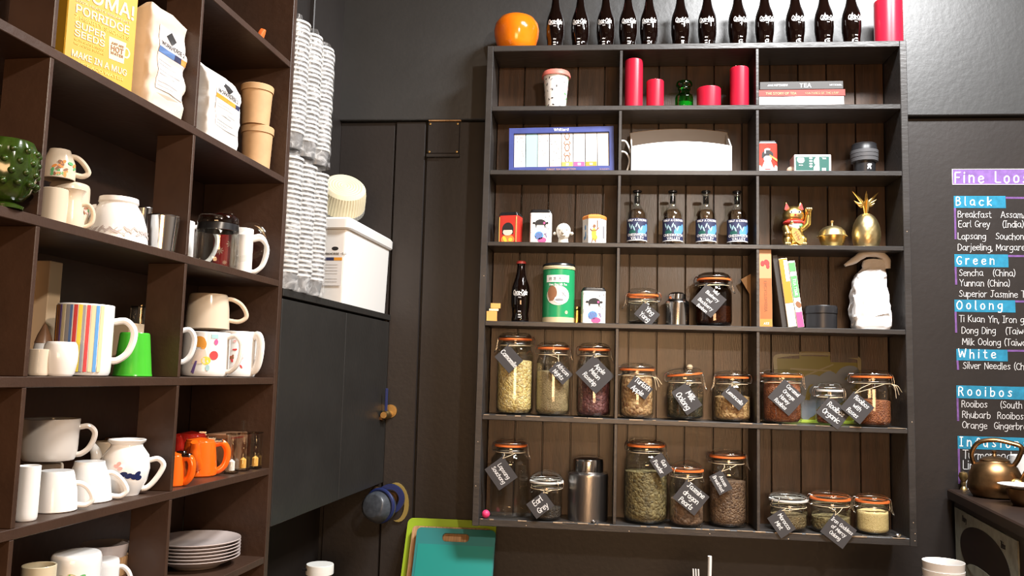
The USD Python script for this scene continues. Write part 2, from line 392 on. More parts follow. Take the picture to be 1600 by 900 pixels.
# handwriting: single-stroke letters, drawn with a round pen
_G = {
'a': (3.9, "3,3.6 2,4 .8,3.5 .3,2 .8,.5 2,.2 3,1.2 3,3.8 3.1,.6 3.6,.1"), 'b': (3.5, ".4,6 .4,.2|.4,3 1.5,4 2.8,3.4 3,2 2.4,.4 1.2,.1 .4,.9"),
'c': (3.4, "3,3.4 2,4 .8,3.4 .3,2 .8,.5 2,.1 3,.7"), 'd': (3.6, "3,3 2,4 .8,3.4 .3,2 .8,.4 2,.1 3,1.2|3,6 3,.1"),
'e': (3.4, ".4,2.1 3,2.3 2.7,3.6 1.7,4 .7,3.4 .3,2 .8,.5 1.9,.1 3,.8"), 'f': (2.7, "2.6,5.4 1.8,6 1.1,5.2 1.1,0|.2,3.6 2.2,3.6"),
'g': (3.6, "3,3.4 2,4 .8,3.5 .3,2.2 .9,.9 2,.7 3,1.8|3,4 3,-.8 2.2,-2 .6,-1.7"), 'h': (3.4, ".4,6 .4,0|.4,2.8 1.6,4 2.7,3.4 2.8,0"),
'i': (1.3, ".5,4 .5,0|.5,5.4 .6,5.7"), 'j': (1.8, "1,4 1,-1.2 .2,-2|1,5.4 1.1,5.7"), 'k': (3.2, ".4,6 .4,0|2.6,3.9 .5,1.8 2.8,0"), 'l': (1.4, ".5,6 .5,.5 1,0"),
'm': (4.7, ".4,4 .4,0|.4,3 1.4,4 2.1,3.3 2.1,0|2.1,3 3.1,4 3.9,3.3 3.9,0"), 'n': (3.4, ".4,4 .4,0|.4,2.8 1.6,4 2.7,3.3 2.8,0"),
'o': (3.5, "1.7,4 .6,3.3 .3,2 .7,.5 1.7,0 2.7,.6 3,2 2.6,3.5 1.7,4"), 'p': (3.5, ".4,4 .4,-2|.4,3 1.6,4 2.8,3.3 3,2 2.5,.5 1.4,.1 .4,.9"),
'q': (3.6, "3,3.4 2,4 .8,3.5 .3,2.2 .9,.6 2,.4 3,1.4|3,4 3,-2"), 'r': (2.7, ".4,4 .4,0|.4,2.6 1.3,3.8 2.3,3.8"), 's': (3.1, "2.6,3.4 1.6,4 .6,3.2 1.4,2.2 2.6,1.2 1.7,.1 .4,.6"),
't': (2.8, "1.1,5.6 1.1,.7 1.8,0 2.5,.3|.2,4 2.2,4"), 'u': (3.5, ".4,4 .5,1 1.4,.1 2.5,.9 2.8,4|2.8,4 2.9,0"), 'v': (3.1, ".2,4 1.5,0 2.8,4"),
'w': (4.4, ".2,4 1.1,0 2.1,3 3.1,0 4,4"), 'x': (3.1, ".3,4 2.8,0|2.8,4 .3,0"), 'y': (3.3, ".3,4 1.6,.6|3,4 1.2,-2 .3,-1.8"), 'z': (3.2, ".4,4 2.8,4 .3,0 3,0"),
'A': (4, ".1,0 1.8,6 3.6,0|.7,2 3,2"), 'B': (3.6, ".4,0 .4,6 2.2,5.8 2.8,4.6 2,3.3 .5,3.2|2,3.2 3.2,2.2 3,.6 1.8,0 .4,0"), 'C': (3.8, "3.4,5 2.2,6 .9,5 .3,3 .9,.9 2.2,0 3.5,.9"),
'D': (4, ".4,0 .4,6 2,5.8 3.4,4.4 3.5,2 2.2,.2 .4,0"), 'E': (3.5, "3,6 .4,6 .4,0 3.1,0|.4,3.1 2.5,3.1"), 'F': (3.3, "3,6 .4,6 .4,0|.4,3.1 2.5,3.1"),
'G': (3.9, "3.4,5 2.2,6 .9,5 .3,3 .9,.9 2.2,0 3.4,.8 3.4,2.6 2.2,2.6"), 'H': (3.9, ".4,0 .4,6|3.4,0 3.4,6|.4,3.1 3.4,3.1"), 'I': (2.6, ".3,0 2.1,0|.3,6 2.1,6|1.2,0 1.2,6"),
'J': (3.5, ".6,6 3.2,6|2,6 2,1.2 1.2,0 .2,.8"), 'K': (3.7, ".4,0 .4,6|3.2,6 .6,2.9 3.4,0"), 'L': (3.2, ".4,6 .4,0 3,0"), 'M': (4.8, ".3,0 .6,6 2.3,1.6 4,6 4.3,0"),
'N': (4, ".4,0 .4,6 3.4,0 3.4,6"), 'O': (4.3, "2.1,6 .8,5 .3,3 .8,.9 2.1,0 3.4,.9 3.9,3 3.4,5.1 2.1,6"), 'P': (3.5, ".4,0 .4,6 2.2,5.8 3.1,4.5 2.2,3 .4,2.8"),
'R': (3.7, ".4,0 .4,6 2.2,5.8 3.1,4.5 2.2,3.1 .5,3|1.8,3 3.3,0"), 'S': (3.6, "3.1,5 2,6 .7,5 .9,3.8 2.6,2.6 3.1,1.2 1.9,0 .3,.9"), 'T': (3.8, ".1,6 3.6,6|1.9,6 1.9,0"),
'U': (4, ".4,6 .5,1.4 1.9,0 3.3,1.2 3.5,6"), 'V': (3.8, ".2,6 1.9,0 3.6,6"), 'W': (5.2, ".2,6 1.3,0 2.6,4.6 3.9,0 5,6"), 'Y': (3.6, ".2,6 1.8,3 3.4,6|1.8,3 1.8,0"), 'Z': (3.5, ".4,6 3.1,6 .3,0 3.2,0"),
'(': (1.7, "1.4,6.4 .5,4.4 .5,1.4 1.4,-.6"), ')': (1.7, ".3,6.4 1.2,4.4 1.2,1.4 .3,-.6"), '/': (2.6, "2.3,6.2 .2,-.4"), ',': (1.2, ".7,.6 .3,-1"), '.': (1.2, ".4,.1 .6,.2"), '!': (1.4, ".6,6 .6,2|.6,.1 .7,.2"), '&': (4, "3.4,.1 1,4.6 1.6,6 2.4,5 .5,1.6 1.6,0 3.4,2.2"), '-': (2.4, ".4,2.6 2,2.6"), "'": (1, ".5,6 .4,4.8"),
'7': (3.3, ".3,6 3,6 1.2,0"), '5': (3.3, "2.8,6 .7,6 .5,3.4 2,3.7 3,2.2 2.4,.4 .4,.3"), '0': (3.4, "1.6,6 .6,5 .4,3 .7,1 1.6,0 2.6,1 2.9,3 2.5,5 1.6,6"), '1': (2, ".4,5 1.2,6 1.2,0"), '2': (3.3, ".4,5 1.5,6 2.7,5 2.4,3.4 .3,0 3,0"), ' ': (2.6, '')}
def _round(p, c=.5):
    p = np.array(p, float)
    if len(p) < 3: return p
    out = [p[0]]
    for i in range(1, len(p) - 1):
        for q in (p[i - 1], p[i + 1]):
            d = q - p[i]; L = np.linalg.norm(d); out.append(p[i] + d / L * min(c, L * .3))
    out.append(p[-1]); return np.array(out)
def pen(text, h, w=.9, slant=0., gap=0., center=True, jitter=.0):
    """handwritten lettering as a flat polygon; h: capital height"""
    x, lines = 0.0, []
    rng = random.Random(text)
    for ch in text:
        adv, st = _G.get(ch, _G[' ']); dy = rng.uniform(-jitter, jitter)
        for s in st.split('|'):
            if s: lines.append(LineString(_round([(x + float(a.split(',')[0]) + slant * float(a.split(',')[1]), float(a.split(',')[1]) + dy) for a in s.split()])))
        x += adv + gap
    g = unary_union([l.buffer(w / 2, 2) for l in lines])
    s = h / 6.0
    return affinity.scale(affinity.translate(g, -x / 2 if center else 0, 0), s, s, origin=(0, 0))
def lines_of(rows, h, lead=1.55, w=.95, jitter=.15, slant=.08):
    n = len(rows)
    return unary_union([affinity.translate(pen(t, h, w, slant, jitter=jitter), 0, ((n - 1) / 2 - i) * h * lead - h * .4) for i, t in enumerate(rows)])
def block(text, h, bold=True):
    """upright print, centred, flat drawing at z=0"""
    m = meshkit.text_mesh(text, h, .0004, bold); b = m.bounds
    m.apply_translation((-(b[0][0] + b[1][0]) / 2, 0, 0)); return m
def flat_at(m, x, z, y=0., sx=1.):
    m = m.copy(); m.vertices[:, 0] *= sx
    return mv(upright(m), (x, y, z))

# ---------------------------------------------------------------- where a pixel of the photograph lies on a real surface
def depth(p): return float(np.dot(np.asarray(p) - EYE, FWD))
def px(p): return depth(p) / F_PX
def ray(u, v): return FWD * F_PX + RIGHT * (u - 800) - UP * (v - 450)
def on_y(u, v, y):
    d = ray(u, v); return EYE + d * (y - EYE[1]) / d[1]
RHO = -0.0047
ROW = {0: 1.029, 1: .8337, 2: .6307, 3: .4064, 4: .163, 5: -.1184, 6: -.4241}
def B(u, row, y):
    """a point on wall-shelf board `row`, seen in picture column u, y metres ahead"""
    n = F_PX * RIGHT - (u - 800) * FWD; z = ROW[row]
    for _ in range(3):
        x = -(n[1] * y + n[2] * z) / n[0]; z = ROW[row] + x * math.sin(RHO)
    p = np.array([x, y, z + EYE[2]]); return p, px(p)
PHI, XL, YB = 0.0557, -0.679, 2.68
T_ = np.array([math.sin(PHI), math.cos(PHI), 0]); N_ = np.array([-math.cos(PHI), math.sin(PHI), 0])
RZL = PI / 2 - PHI
def LU(t, p, z): return np.array([XL, YB, 0]) + T_ * (t - YB) + N_ * p + np.array([0, 0, z + EYE[2]])
def L(u, z, p):
    """a point of the left shelving at height z (from the eye), p metres in from its front, seen in picture column u"""
    n = F_PX * RIGHT - (u - 800) * FWD
    a = LU(0, p, z) - EYE; t = -np.dot(n, a) / np.dot(n, T_)
    q = LU(t, p, z); return q, px(q), t
VIEWR = math.atan2(RIGHT[1], RIGHT[0])

# ================================================================ THE ROOM
YW = 2.68
floor = struct('floor', bx(-1.6, 3.0, -2.5, 2.9, -.05, 0), M['floor_wood'])
struct('ceiling', bx(-1.6, 3.0, -2.5, 2.9, CEIL, CEIL + .05), M['unseen_plaster'])
wb = struct('wall_back', bx(-1.6, 3.0, YW + .012, YW + .1, 0, CEIL), M['wall_paint_low'])
# wide boards of the lower back wall: joints left open
ZS = on_y(1000, 184, YW - .02)[2]
ub = [on_y(u, 450, YW)[0] for u in (520, 609, 658)] + [2.9]
for i in range(len(ub) - 1):
    part(wb, 'board', bx(ub[i] + .002, ub[i + 1] - .002, YW - (.006 if i == 1 else 0), YW + .02, 0, ZS - .002, .003), M['wall_paint_low'] if i != 1 else M['wall_paint_low'])
part(wb, 'upper_panel', bx(-1.5, 2.95, YW - .02, YW + .02, ZS, CEIL, .003), M['wall_paint'])
struct('wall_right', bx(2.9, 3.0, -2.5, 2.9, 0, CEIL), M['unseen_plaster'])  # out of view, bounces some lamp light back
struct('wall_rear', cat(bx(-1.6, -.35, -2.5, -2.4, 0, CEIL), bx(1.15, 3, -2.5, -2.4, 0, CEIL), bx(-.35, 1.15, -2.5, -2.4, 0, 1.35), bx(-.35, 1.15, -2.5, -2.4, 2.05, CEIL)), M['unseen_plaster'])  # out of view, opening left for the unseen warm light
wf = struct('unseen_window_1', cat(bx(-.40, -.35, -2.41, -2.36, 1.30, 2.10), bx(1.15, 1.20, -2.41, -2.36, 1.30, 2.10), bx(-.35, 1.15, -2.41, -2.36, 1.30, 1.35), bx(-.35, 1.15, -2.41, -2.36, 2.05, 2.10), bx(.385, .415, -2.40, -2.388, 1.35, 2.05)), M['dark_wood'])  # frame out of view, built round the unseen warm light
# left wall runs along the shelving, which is a little out of square
DEP = .20
def lbox(t0, t1, p0, p1, z0, z1, b=.001):
    """box in the left shelving's own frame (x along the wall, y into it), z from the eye"""
    return bx(t0, t1, p0, p1, z0 + EYE[2], z1 + EYE[2], b)
def lplace(m):
    m = rot(m, RZL, (0, 0, 1)); o = LU(0, 0, 0) - np.array([0, 0, EYE[2]]); return mv(m, o)
wl = struct('wall_left', lplace(lbox(-2.7, 2.72, DEP + .012, DEP + .1, -1.6, CEIL - 1.6)), M['wall_paint_low'])
part(wl, 'board', lplace(lbox(1.85, 2.33, DEP + .002, DEP + .016, -.2, CEIL - 1.6, .003)), M['wall_paint_low'])
part(wl, 'board', lplace(lbox(2.40, 2.70, DEP - .004, DEP + .016, -.2, CEIL - 1.6, .003)), M['wall_paint_low'])
# housings of the unseen lamps
for i, (lx, ly, lc, li) in enumerate(LAMPS):
    t = thing('unseen_ceiling_lamp', ['unseen white round ceiling spot nearest the wall shelf on the right', 'unseen white round ceiling spot in front of the middle of the wall shelf', 'unseen black hanging spot turned toward the left shelving', 'unseen white round ceiling spot behind the viewer on the left', 'unseen white round ceiling spot behind the viewer on the right'][i], 'lamp', (lx, ly, CEIL - .08))
    if i == 2:
        part(t, 'rod', mv(lathe([(0, 0), (.008, 0), (.008, CEIL - SPOT_Z - .07), (0, CEIL - SPOT_Z - .07)], 12), (0, 0, SPOT_Z + .07 - CEIL + .08)), M['tin_black'])
        part(t, 'shade', mv(lathe([(.05, .0), (.055, 0), (.055, .07), (0, .075), (0, .07), (.05, .065)], 24, close=True), (.03, -.03, SPOT_Z + .0 - CEIL + .08)), M['tin_black'])
        continue
    part(t, 'housing', lathe([(.215, 0), (.225, .0), (.225, .08), (0, .08), (0, .07), (.215, .07)], 32, close=True), M['white_plastic'])
# counter under the wall shelf
ct = thing('counter', 'dark wooden counter under the wall shelf', 'counter')
ZC = .92
part(ct, 'worktop', bx(-.85, 2.2, 2.0, 2.672, ZC - .04, ZC, .004), M['counter_wood'])
part(ct, 'base', bx(-.84, 2.18, 2.05, 2.66, 0, ZC - .04, .004), M['cabinet_paint'])

# ================================================================ THE WALL SHELF
sh = UsdGeom.Xform.Define(stage, numbered('/World', 'wall_shelf'))
sh.AddTranslateOp().Set(Gf.Vec3d(0, 2.5, 1.6)); sh.AddRotateYOp().Set(math.degrees(-RHO))
tag(sh, 'black painted wooden wall shelf of eighteen open compartments with brown plank back', 'shelf')
SH = sh.GetPrim()
X0, X1 = -.3415, .882
D1x = on_y(966, 330, 2.5)[0]; D2x = on_y(1183, 330, 2.5)[0]
SW = .02
tops = [1.029, .8337, .6307, .4064, .163, -.1184, -.4241]; unders = [1.0104, .8185, .6157, .393, .1483, -.1337, -.445]
DB = .158
for x in (X0 - SW / 2, X1 + SW / 2):
    part(SH, 'side_panel', bx(x - SW / 2, x + SW / 2, 0, DB, -.446, 1.029, .0015), M['shelf_paint'])
for i in range(7):
    part(SH, 'shelf_board', bx(X0, X1, .0005, DB - .016, unders[i], tops[i], .0015), M['shelf_paint'])
for i in range(6):
    for x in (D1x, D2x):
        part(SH, 'divider', bx(x - .0045, x + .0045, .003, DB - .016, tops[i + 1], unders[i], .001), M['shelf_paint'])
n_pl = 14; wpl = (X1 - X0) / n_pl
for i in range(n_pl):
    xa = X0 + i * wpl
    part(SH, 'back_plank', bx(xa + .0018, xa + wpl - .0018, DB - .015 + (i * 7 % 3) * .0006, DB - .002, -.44, 1.02, .0012), M[['plank_stain', 'plank_stain_b', 'plank_stain_c'][(i * 5 + i // 3) % 3]])
part(SH, 'back_lining', bx(X0, X1, DB - .002, DB, -.44, 1.02), M['water_black'])
# worn front edges of the two lowest boards
rng = random.Random(3)
for i in (5, 6):
    x = X0 + .005; ms = []
    while x < X1 - .02:
        l = rng.uniform(.006, .05)
        if rng.random() < .62: ms.append(bx(x, min(x + l, X1), -.0004, .004, tops[i] - rng.uniform(.0012, .0035), tops[i] + .0003, .0005))
        x += l + rng.uniform(.002, .03)
    part(SH, 'worn_edge', cat(*ms), M['bare_wood'], label='pale bare wood where paint has worn off the front edge', kind='stuff')
ms = [bx(x - .0015, x + .0015, -.0006, .002, z - .0015, z + .0015, .0005) for x, z in [(X0 - .01, -.2), (X0 - .012, -.33), (X0 - .008, .3), (X1 + .012, -.1), (X1 + .01, -.38), (X1 + .014, -.41), (X1 + .01, .45), (X1 + .013, -.43), (.1, -.44), (.33, -.437), (.55, -.441), (-.2, -.438)]]
part(SH, 'paint_chip', cat(*ms), M['bare_wood'], kind='stuff')

# ================================================================ LEFT SHELVING
lu = thing('shelving_unit', 'dark brown wooden shelving unit full of cups on the left wall', 'shelf', LU(0, 0, 0) - np.array([0, 0, EYE[2]]), RZL)
Dt = [.68, 1.0597, 1.438, 1.8277]
z5 = on_y(410, 874, LU(1.8, 0, 0)[1])[2] - 1.6
LT = {'S6': z5 - .22, 'S5': z5, 'S4': -.2175, 'S3': -.0162, 'S2': .2055, 'S1': .4465, 'S0': .724, 'SM': 1.0}
for k, z in LT.items():
    part(lu, 'shelf_board', lbox(.30, Dt[3], .001, DEP, z - .0152, z - .0005), M['unit_paint'])
zs = sorted(LT.values())
for lo, hi in zip(zs[:-1], zs[1:]):
    for t in Dt[:3]:
        part(lu, 'divider', lbox(t - .004, t + .004, .0015, .075, lo - .0005, hi - .0152), M['unit_paint'])
part(lu, 'side_panel', lbox(Dt[3], Dt[3] + .018, 0, DEP, zs[0] - .6, 1.6), M['unit_paint'])
part(lu, 'side_panel', lbox(.282, .30, 0, DEP, zs[0] - .6, 1.6), M['unit_paint'])
part(lu, 'back_panel', lbox(.30, Dt[3], DEP, DEP + .008, zs[0] - .6, 1.6), M['unit_paint'])
part(lu, 'base', lbox(.30, Dt[3], .02, DEP, zs[0] - .6, zs[0] - .0152), M['unit_paint'])
# closed wall cabinet between shelving and corner
za = on_y(443, 451, LU(1.86, 0, 0)[1])[2] - 1.6; zb_ = on_y(422, 822, LU(1.86, 0, 0)[1])[2] - 1.6
ZCAB = za
cb = thing('wall_cabinet', 'black flat fronted wall cabinet in the corner beside the shelving', 'cabinet', LU(0, 0, 0) - np.array([0, 0, EYE[2]]), RZL)
CT0, CT1 = Dt[3] + .02, 2.672
part(cb, 'top_board', lbox(CT0, CT1, -.002, DEP, za - .018, za), M['cabinet_paint'])
part(cb, 'carcass', lbox(CT0, CT1, .018, DEP, zb_ + .004, za - .018), M['cabinet_paint'])
tm = L(540, .1, 0)[2]
part(cb, 'door', lbox(CT0 + .002, tm - .0015, 0, .017, zb_, za - .024, .0015), M['cabinet_paint'])
part(cb, 'door', lbox(tm + .0015, CT1 - .004, 0, .017, zb_, za - .024, .0015), M['cabinet_paint'])

# ================================================================ KITS
def txt(rows, h, **k): return lines_of(rows, h, **k)
def cup_handle(R0, R1, z0, z1, out, ang, r=.0042, flat=None):
    """ear handle from (R0, z0) at the bottom to (R1, z1) at the top, standing `out` metres off, at world angle ang"""
    h = z1 - z0
    pts = [(R1 - .002, z1), (R1 + out * .55, z1 + h * .04), (R1 + out * .97, z1 - h * .16), ((R0 + R1) / 2 + out, z1 - h * .45), (R0 + out * .75, z0 + h * .22), (R0 + out * .3, z0 + h * .03), (R0 - .002, z0)]
    return rot(tube(curve([(x, 0, z) for x, z in pts], 5), r, 10, flat), ang, (0, 0, 1))
def shell(outer, th=.003):
    """closed cup wall from an outside profile (r, z) bottom to top"""
    o = [(0, outer[0][1])] + list(outer)
    rt, zt = outer[-1]
    inner = [(rt - th * .3, zt + th * .35), (rt - th, zt)] + [(max(r - th, .001), z) for r, z in reversed(outer[:-1]) if z > outer[0][1] + th] + [(max(outer[0][0] - th * 1.5, .001), outer[0][1] + th), (0, outer[0][1] + th)]
    return o + inner
def flip(m, H):
    m = m.copy(); m.vertices[:, 2] = H + .0012 - m.vertices[:, 2]; m.faces = m.faces[:, ::-1]; return m
def mug(name, label, cat_, loc, R, H, mt, ang=VIEWR, prof=None, handle=True, hout=None, hr=.0045, inv=False, group=None, n=40, hz=(.18, .82), lean=None, hflat=None):
    prof = prof or [(R * .86, 0), (R * .93, H * .015), (R * .985, H * .06), (R, H * .14), (R, H * .5), (R, H)]
    t = thing(name, label, cat_, loc, 0, group, lean)
    b = lathe(shell(prof, min(.0032, R * .1)), n)
    zz = [p[1] for p in prof]; rr = [p[0] for p in prof]
    def rad(z): return float(np.interp(z, zz, rr))
    hm = None
    if handle:
        z0, z1 = hz[0] * H, hz[1] * H
        hm = cup_handle(rad(z0), rad(z1), z0, z1, hout or R * .75, ang, hr, hflat)
    if inv:
        Hp = prof[-1][1]; b = flip(b, Hp); hm = flip(hm, Hp) if hm is not None else None
    part(t, 'body', b, mt)
    if hm is not None: part(t, 'handle', hm, mt)
    return t
def cone_wrap(t, name, poly, R, z, mt, dth, taper=0., label=None):
    """flat print wrapped on a round thing; dth: world angle that the print's middle faces"""
    m = wrapped(extr(poly, .0003), R, .0004, 0, taper)
    part(t, name, mv(rot(m, dth + PI / 2, (0, 0, 1)), (0, 0, z)), mt, 60, label)

# ---------------------------------------------------------------- clip-top jars
def jar(label, row, u, vt, vb, w, y, content=None, fill=.6, tagd=None, seal='rubber_orange', latch=1, shoulder=.16, neck=.82, tilt=0., lidh=.018, glass='glass', name='clip_top_jar', bow=None, spin=0., knob=False, band=True, dome=False):
    p, s = B(u, row, y)
    R = w * s / 2
    top = on_y(u, vt, y)[2]
    H = top - p[2]
    t = thing(name, label, 'jar', p)
    zs = H - lidh - .006; zn = zs - .017; rn = R * neck; zsh = zn - min(H * shoulder, .035)
    out = [(R * .70, 0), (R * .88, .0022), (R * .965, .008), (R, .018), (R, zsh), (R * .985, zsh + (zn - zsh) * .35), (R * (neck + (1 - neck) * .45), zsh + (zn - zsh) * .75), (rn, zn), (rn * .99, zs - .003), (rn * 1.05, zs - .001), (rn * 1.05, zs)]
    th = .0024
    inn = [(rn * .95, zs), (rn * .94, zn)] + [(max(r - th, .001), z) for r, z in reversed(out[3:7])] + [(R * .94, .011), (R * .8, .006), (0, .006)]
    part(t, 'body', lathe([(0, .002), (R * .5, .002)] + out + inn, 40), M[glass], 50)
    rg = rn * 1.09
    lid = [(0, 0), (rn * .93, 0), (rn * .95, .003), (rg, .004), (rg, .0075), (rn * 1.0, lidh * .72), (rn * .8, lidh * (.98 if not dome else 1.1)), (rn * .4, lidh * (1. if not dome else 1.55)), (0, lidh * (1. if not dome else 1.7))]
    lm = mv(lathe(lid, 36), (0, 0, zs + .0055)); sl = lathe([(rn * .98, zs + .0002), (rn * 1.12, zs + .0002), (rn * 1.13, zs + .003), (rn * 1.12, zs + .0058), (rn * .98, zs + .0058)], 36, close=True)
    if tilt:
        lm = rot(lm, tilt, (0, 1, 0), (latch * -rn, 0, zs)); sl = rot(sl, tilt, (0, 1, 0), (latch * -rn, 0, zs))
    part(t, 'lid', lm, M[glass], 50)
    if knob: part(t, 'knob', mv(lathe([(0, 0), (.008, .001), (.010, .008), (.007, .014), (0, .016)], 16), (rn * .3, 0, zs + lidh + .006)), M['twine'])
    part(t, 'seal', sl, M[seal])
    # wire bail: neck ring, lid ring, hinge loop on one side and toggle hanging on the other
    wr = .0011; d = latch
    lp = lambda pts: tube(curve(pts, 5), wr, 6)
    zl = zs + lidh * .55
    ms = [ring(rn * 1.015, wr, zn + .006, 36), ring(rg * 1.01, wr, zs + .011, 36)]
    for sy in (-1, 1):
        yy = sy * .011
        ms.append(lp([(-d * rn * .98, yy, zn + .006), (-d * (rg + .006), yy, zn + .004), (-d * (rg + .009), yy, zs), (-d * (rg + .005), yy, zs + .011), (-d * rg * .96, yy, zs + .0125)]))
        ms.append(lp([(d * rg * .96, yy, zs + .0125), (d * (rg + .004), yy * .8, zs + .006), (d * (rg + .006), yy * .8, zn + .004), (d * (rg + .004), yy * .7, zn - .008)]))
        ms.append(lp([(d * (rg + .005), yy * .7, zs + .004), (d * (rg + .008), yy * .7, zn - .004), (d * (rg + .013), yy * .6, zn - .016), (d * (rg + .015), 0, zn - .020)]))
    part(t, 'wire_clip', rot(cat(*ms), spin, (0, 0, 1)), M['wire_steel'], 60)
    if content:
        zf = .0065 + fill * (zs - .01)
        def Rin(z): return float(np.interp(z, [.0065, .012, .02, zsh, zsh + (zn - zsh) * .75, zn], [R * .78, R * .92, R - th - .0012, R - th - .0012, R * (neck + (1 - neck) * .45) - th - .001, rn * .92]))
        zl_ = list(np.linspace(.0066, zf, 12)); rr = random.Random(label)
        c = lathe([(0, .0064)] + [(Rin(z), z) for z in zl_] + [(Rin(zf) * k, zf + .002 + .004 * (1 - k)) for k in (.75, .45, .2)] + [(0, zf + .006)], 28)
        v = c.vertices; topm = v[:, 2] > zf - .001
        v[topm, 2] += (meshkit.noise(v[topm] * 160, len(label)) - .5) * .004
        part(t, 'contents', c, content, 60)
    if tagd:
        (tu, tv, tw, th_, ang, rows, lh) = tagd
        yt = p[1] - R - .0045
        q = on_y(tu, tv, yt); q = q - p
        W, Hh = tw * s, th_ * s
        card = mv(upright(extr(rect(-W / 2, -Hh / 2, W / 2, Hh / 2), .0012)), (0, 0, 0))
        tx = mv(upright(extr(txt(rows, lh * s, w=.92), .0003)), (0, -.0012, 0))
        a = math.radians(ang)
        g = part(t, 'tag', mv(rot(card, a, (0, 1, 0)), q), M['slate_card'], False, label='dark card tag with white handwriting')
        part(g, 'lettering', mv(rot(tx, a, (0, 1, 0)), q), M['chalk_white'], False)
        # twine round the neck and down to the card's upper corner
        cs = [np.array([sx * W / 2 * .86, 0, sz * Hh / 2 * .86]) for sx in (-1, 1) for sz in (-1, 1)]
        ca = [np.array([c_[0] * math.cos(a) + c_[2] * math.sin(a), 0, -c_[0] * math.sin(a) + c_[2] * math.cos(a)]) + q for c_ in cs]
        hi = max(ca, key=lambda c_: c_[2])
        tw_ = [ring(rn * 1.04, .0011, zn + .001, 30)]
        if hi[2] < zn:
            tw_ += [tube(curve([(-rn * .35, -rn * 1.0, zn), (hi[0] * .7, yt - p[1] - .0005, (zn + hi[2]) / 2 + .002), tuple(hi + np.array([0, -.001, 0]))], 5), .0010, 6), tube(curve([(rn * .4, -rn * .98, zn), ((rn * .4 + hi[0]) / 2, yt - p[1] - .0005, (zn + hi[2]) / 2), tuple(hi + np.array([0, -.001, 0]))], 5), .0010, 6)]
        if bow:
            b0 = np.array([bow * rn * 1.03, -rn * .3, zn])
            for k, (dx, dz) in enumerate([(.018, -.030), (.010, -.040), (.026, -.022)]):
                tw_.append(tube(curve([b0, b0 + (bow * dx * .5, -.01, dz * .2), b0 + (bow * dx, -.006, dz)], 5), .0010, 6))
        part(t, 'string', cat(*tw_), M['twine'])
    return t
C = {
 'camomile': grains('leaf_camomile', [(.52, .36, .10), (.72, .54, .20), (.80, .64, .30), (.40, .26, .08), (.86, .74, .42)], 150),
 'pale': grains('leaf_pale', [(.30, .22, .10), (.42, .31, .16), (.36, .27, .13), (.24, .17, .08)], 300),
 'berry': grains('leaf_berry', [(.10, .035, .035), (.17, .06, .055), (.07, .025, .03), (.26, .10, .09), (.12, .04, .05)], 130),
 'apple': grains('leaf_apple', [(.34, .18, .07), (.52, .32, .14), (.26, .12, .05), (.62, .42, .22), (.40, .20, .08)], 110),
 'oolong': grains('leaf_oolong', [(.035, .03, .014), (.06, .05, .02), (.02, .018, .01), (.09, .075, .03)], 150),
 'lemon': grains('leaf_lemon', [(.42, .24, .10), (.58, .38, .17), (.30, .15, .06), (.50, .30, .12)], 130),
 'rooibos': grains('leaf_rooibos', [(.26, .075, .025), (.36, .11, .035), (.20, .055, .02), (.46, .17, .06)], 230),
 'black': grains('leaf_black', [(.03, .022, .016), (.05, .036, .025), (.02, .015, .012), (.075, .055, .04)], 180),
 'green': grains('leaf_green', [(.13, .10, .045), (.22, .17, .075), (.09, .07, .035), (.30, .24, .11), (.16, .12, .05)], 120),
 'pearl': grains('leaf_pearl', [(.14, .08, .05), (.22, .13, .08), (.10, .06, .04), (.27, .17, .11)], 110),
 'assam': grains('leaf_assam', [(.15, .085, .05), (.22, .13, .075), (.10, .055, .035), (.27, .17, .10)], 170),
 'moss': grains('leaf_moss', [(.16, .11, .05), (.24, .17, .08), (.11, .08, .04)], 200),
 'mustard': grains('leaf_mustard', [(.66, .50, .22), (.74, .58, .28), (.58, .43, .18)], 320, bump=.3),
 'dark': grains('leaf_dark', [(.06, .045, .03), (.10, .075, .05), (.045, .03, .02)], 200),
}

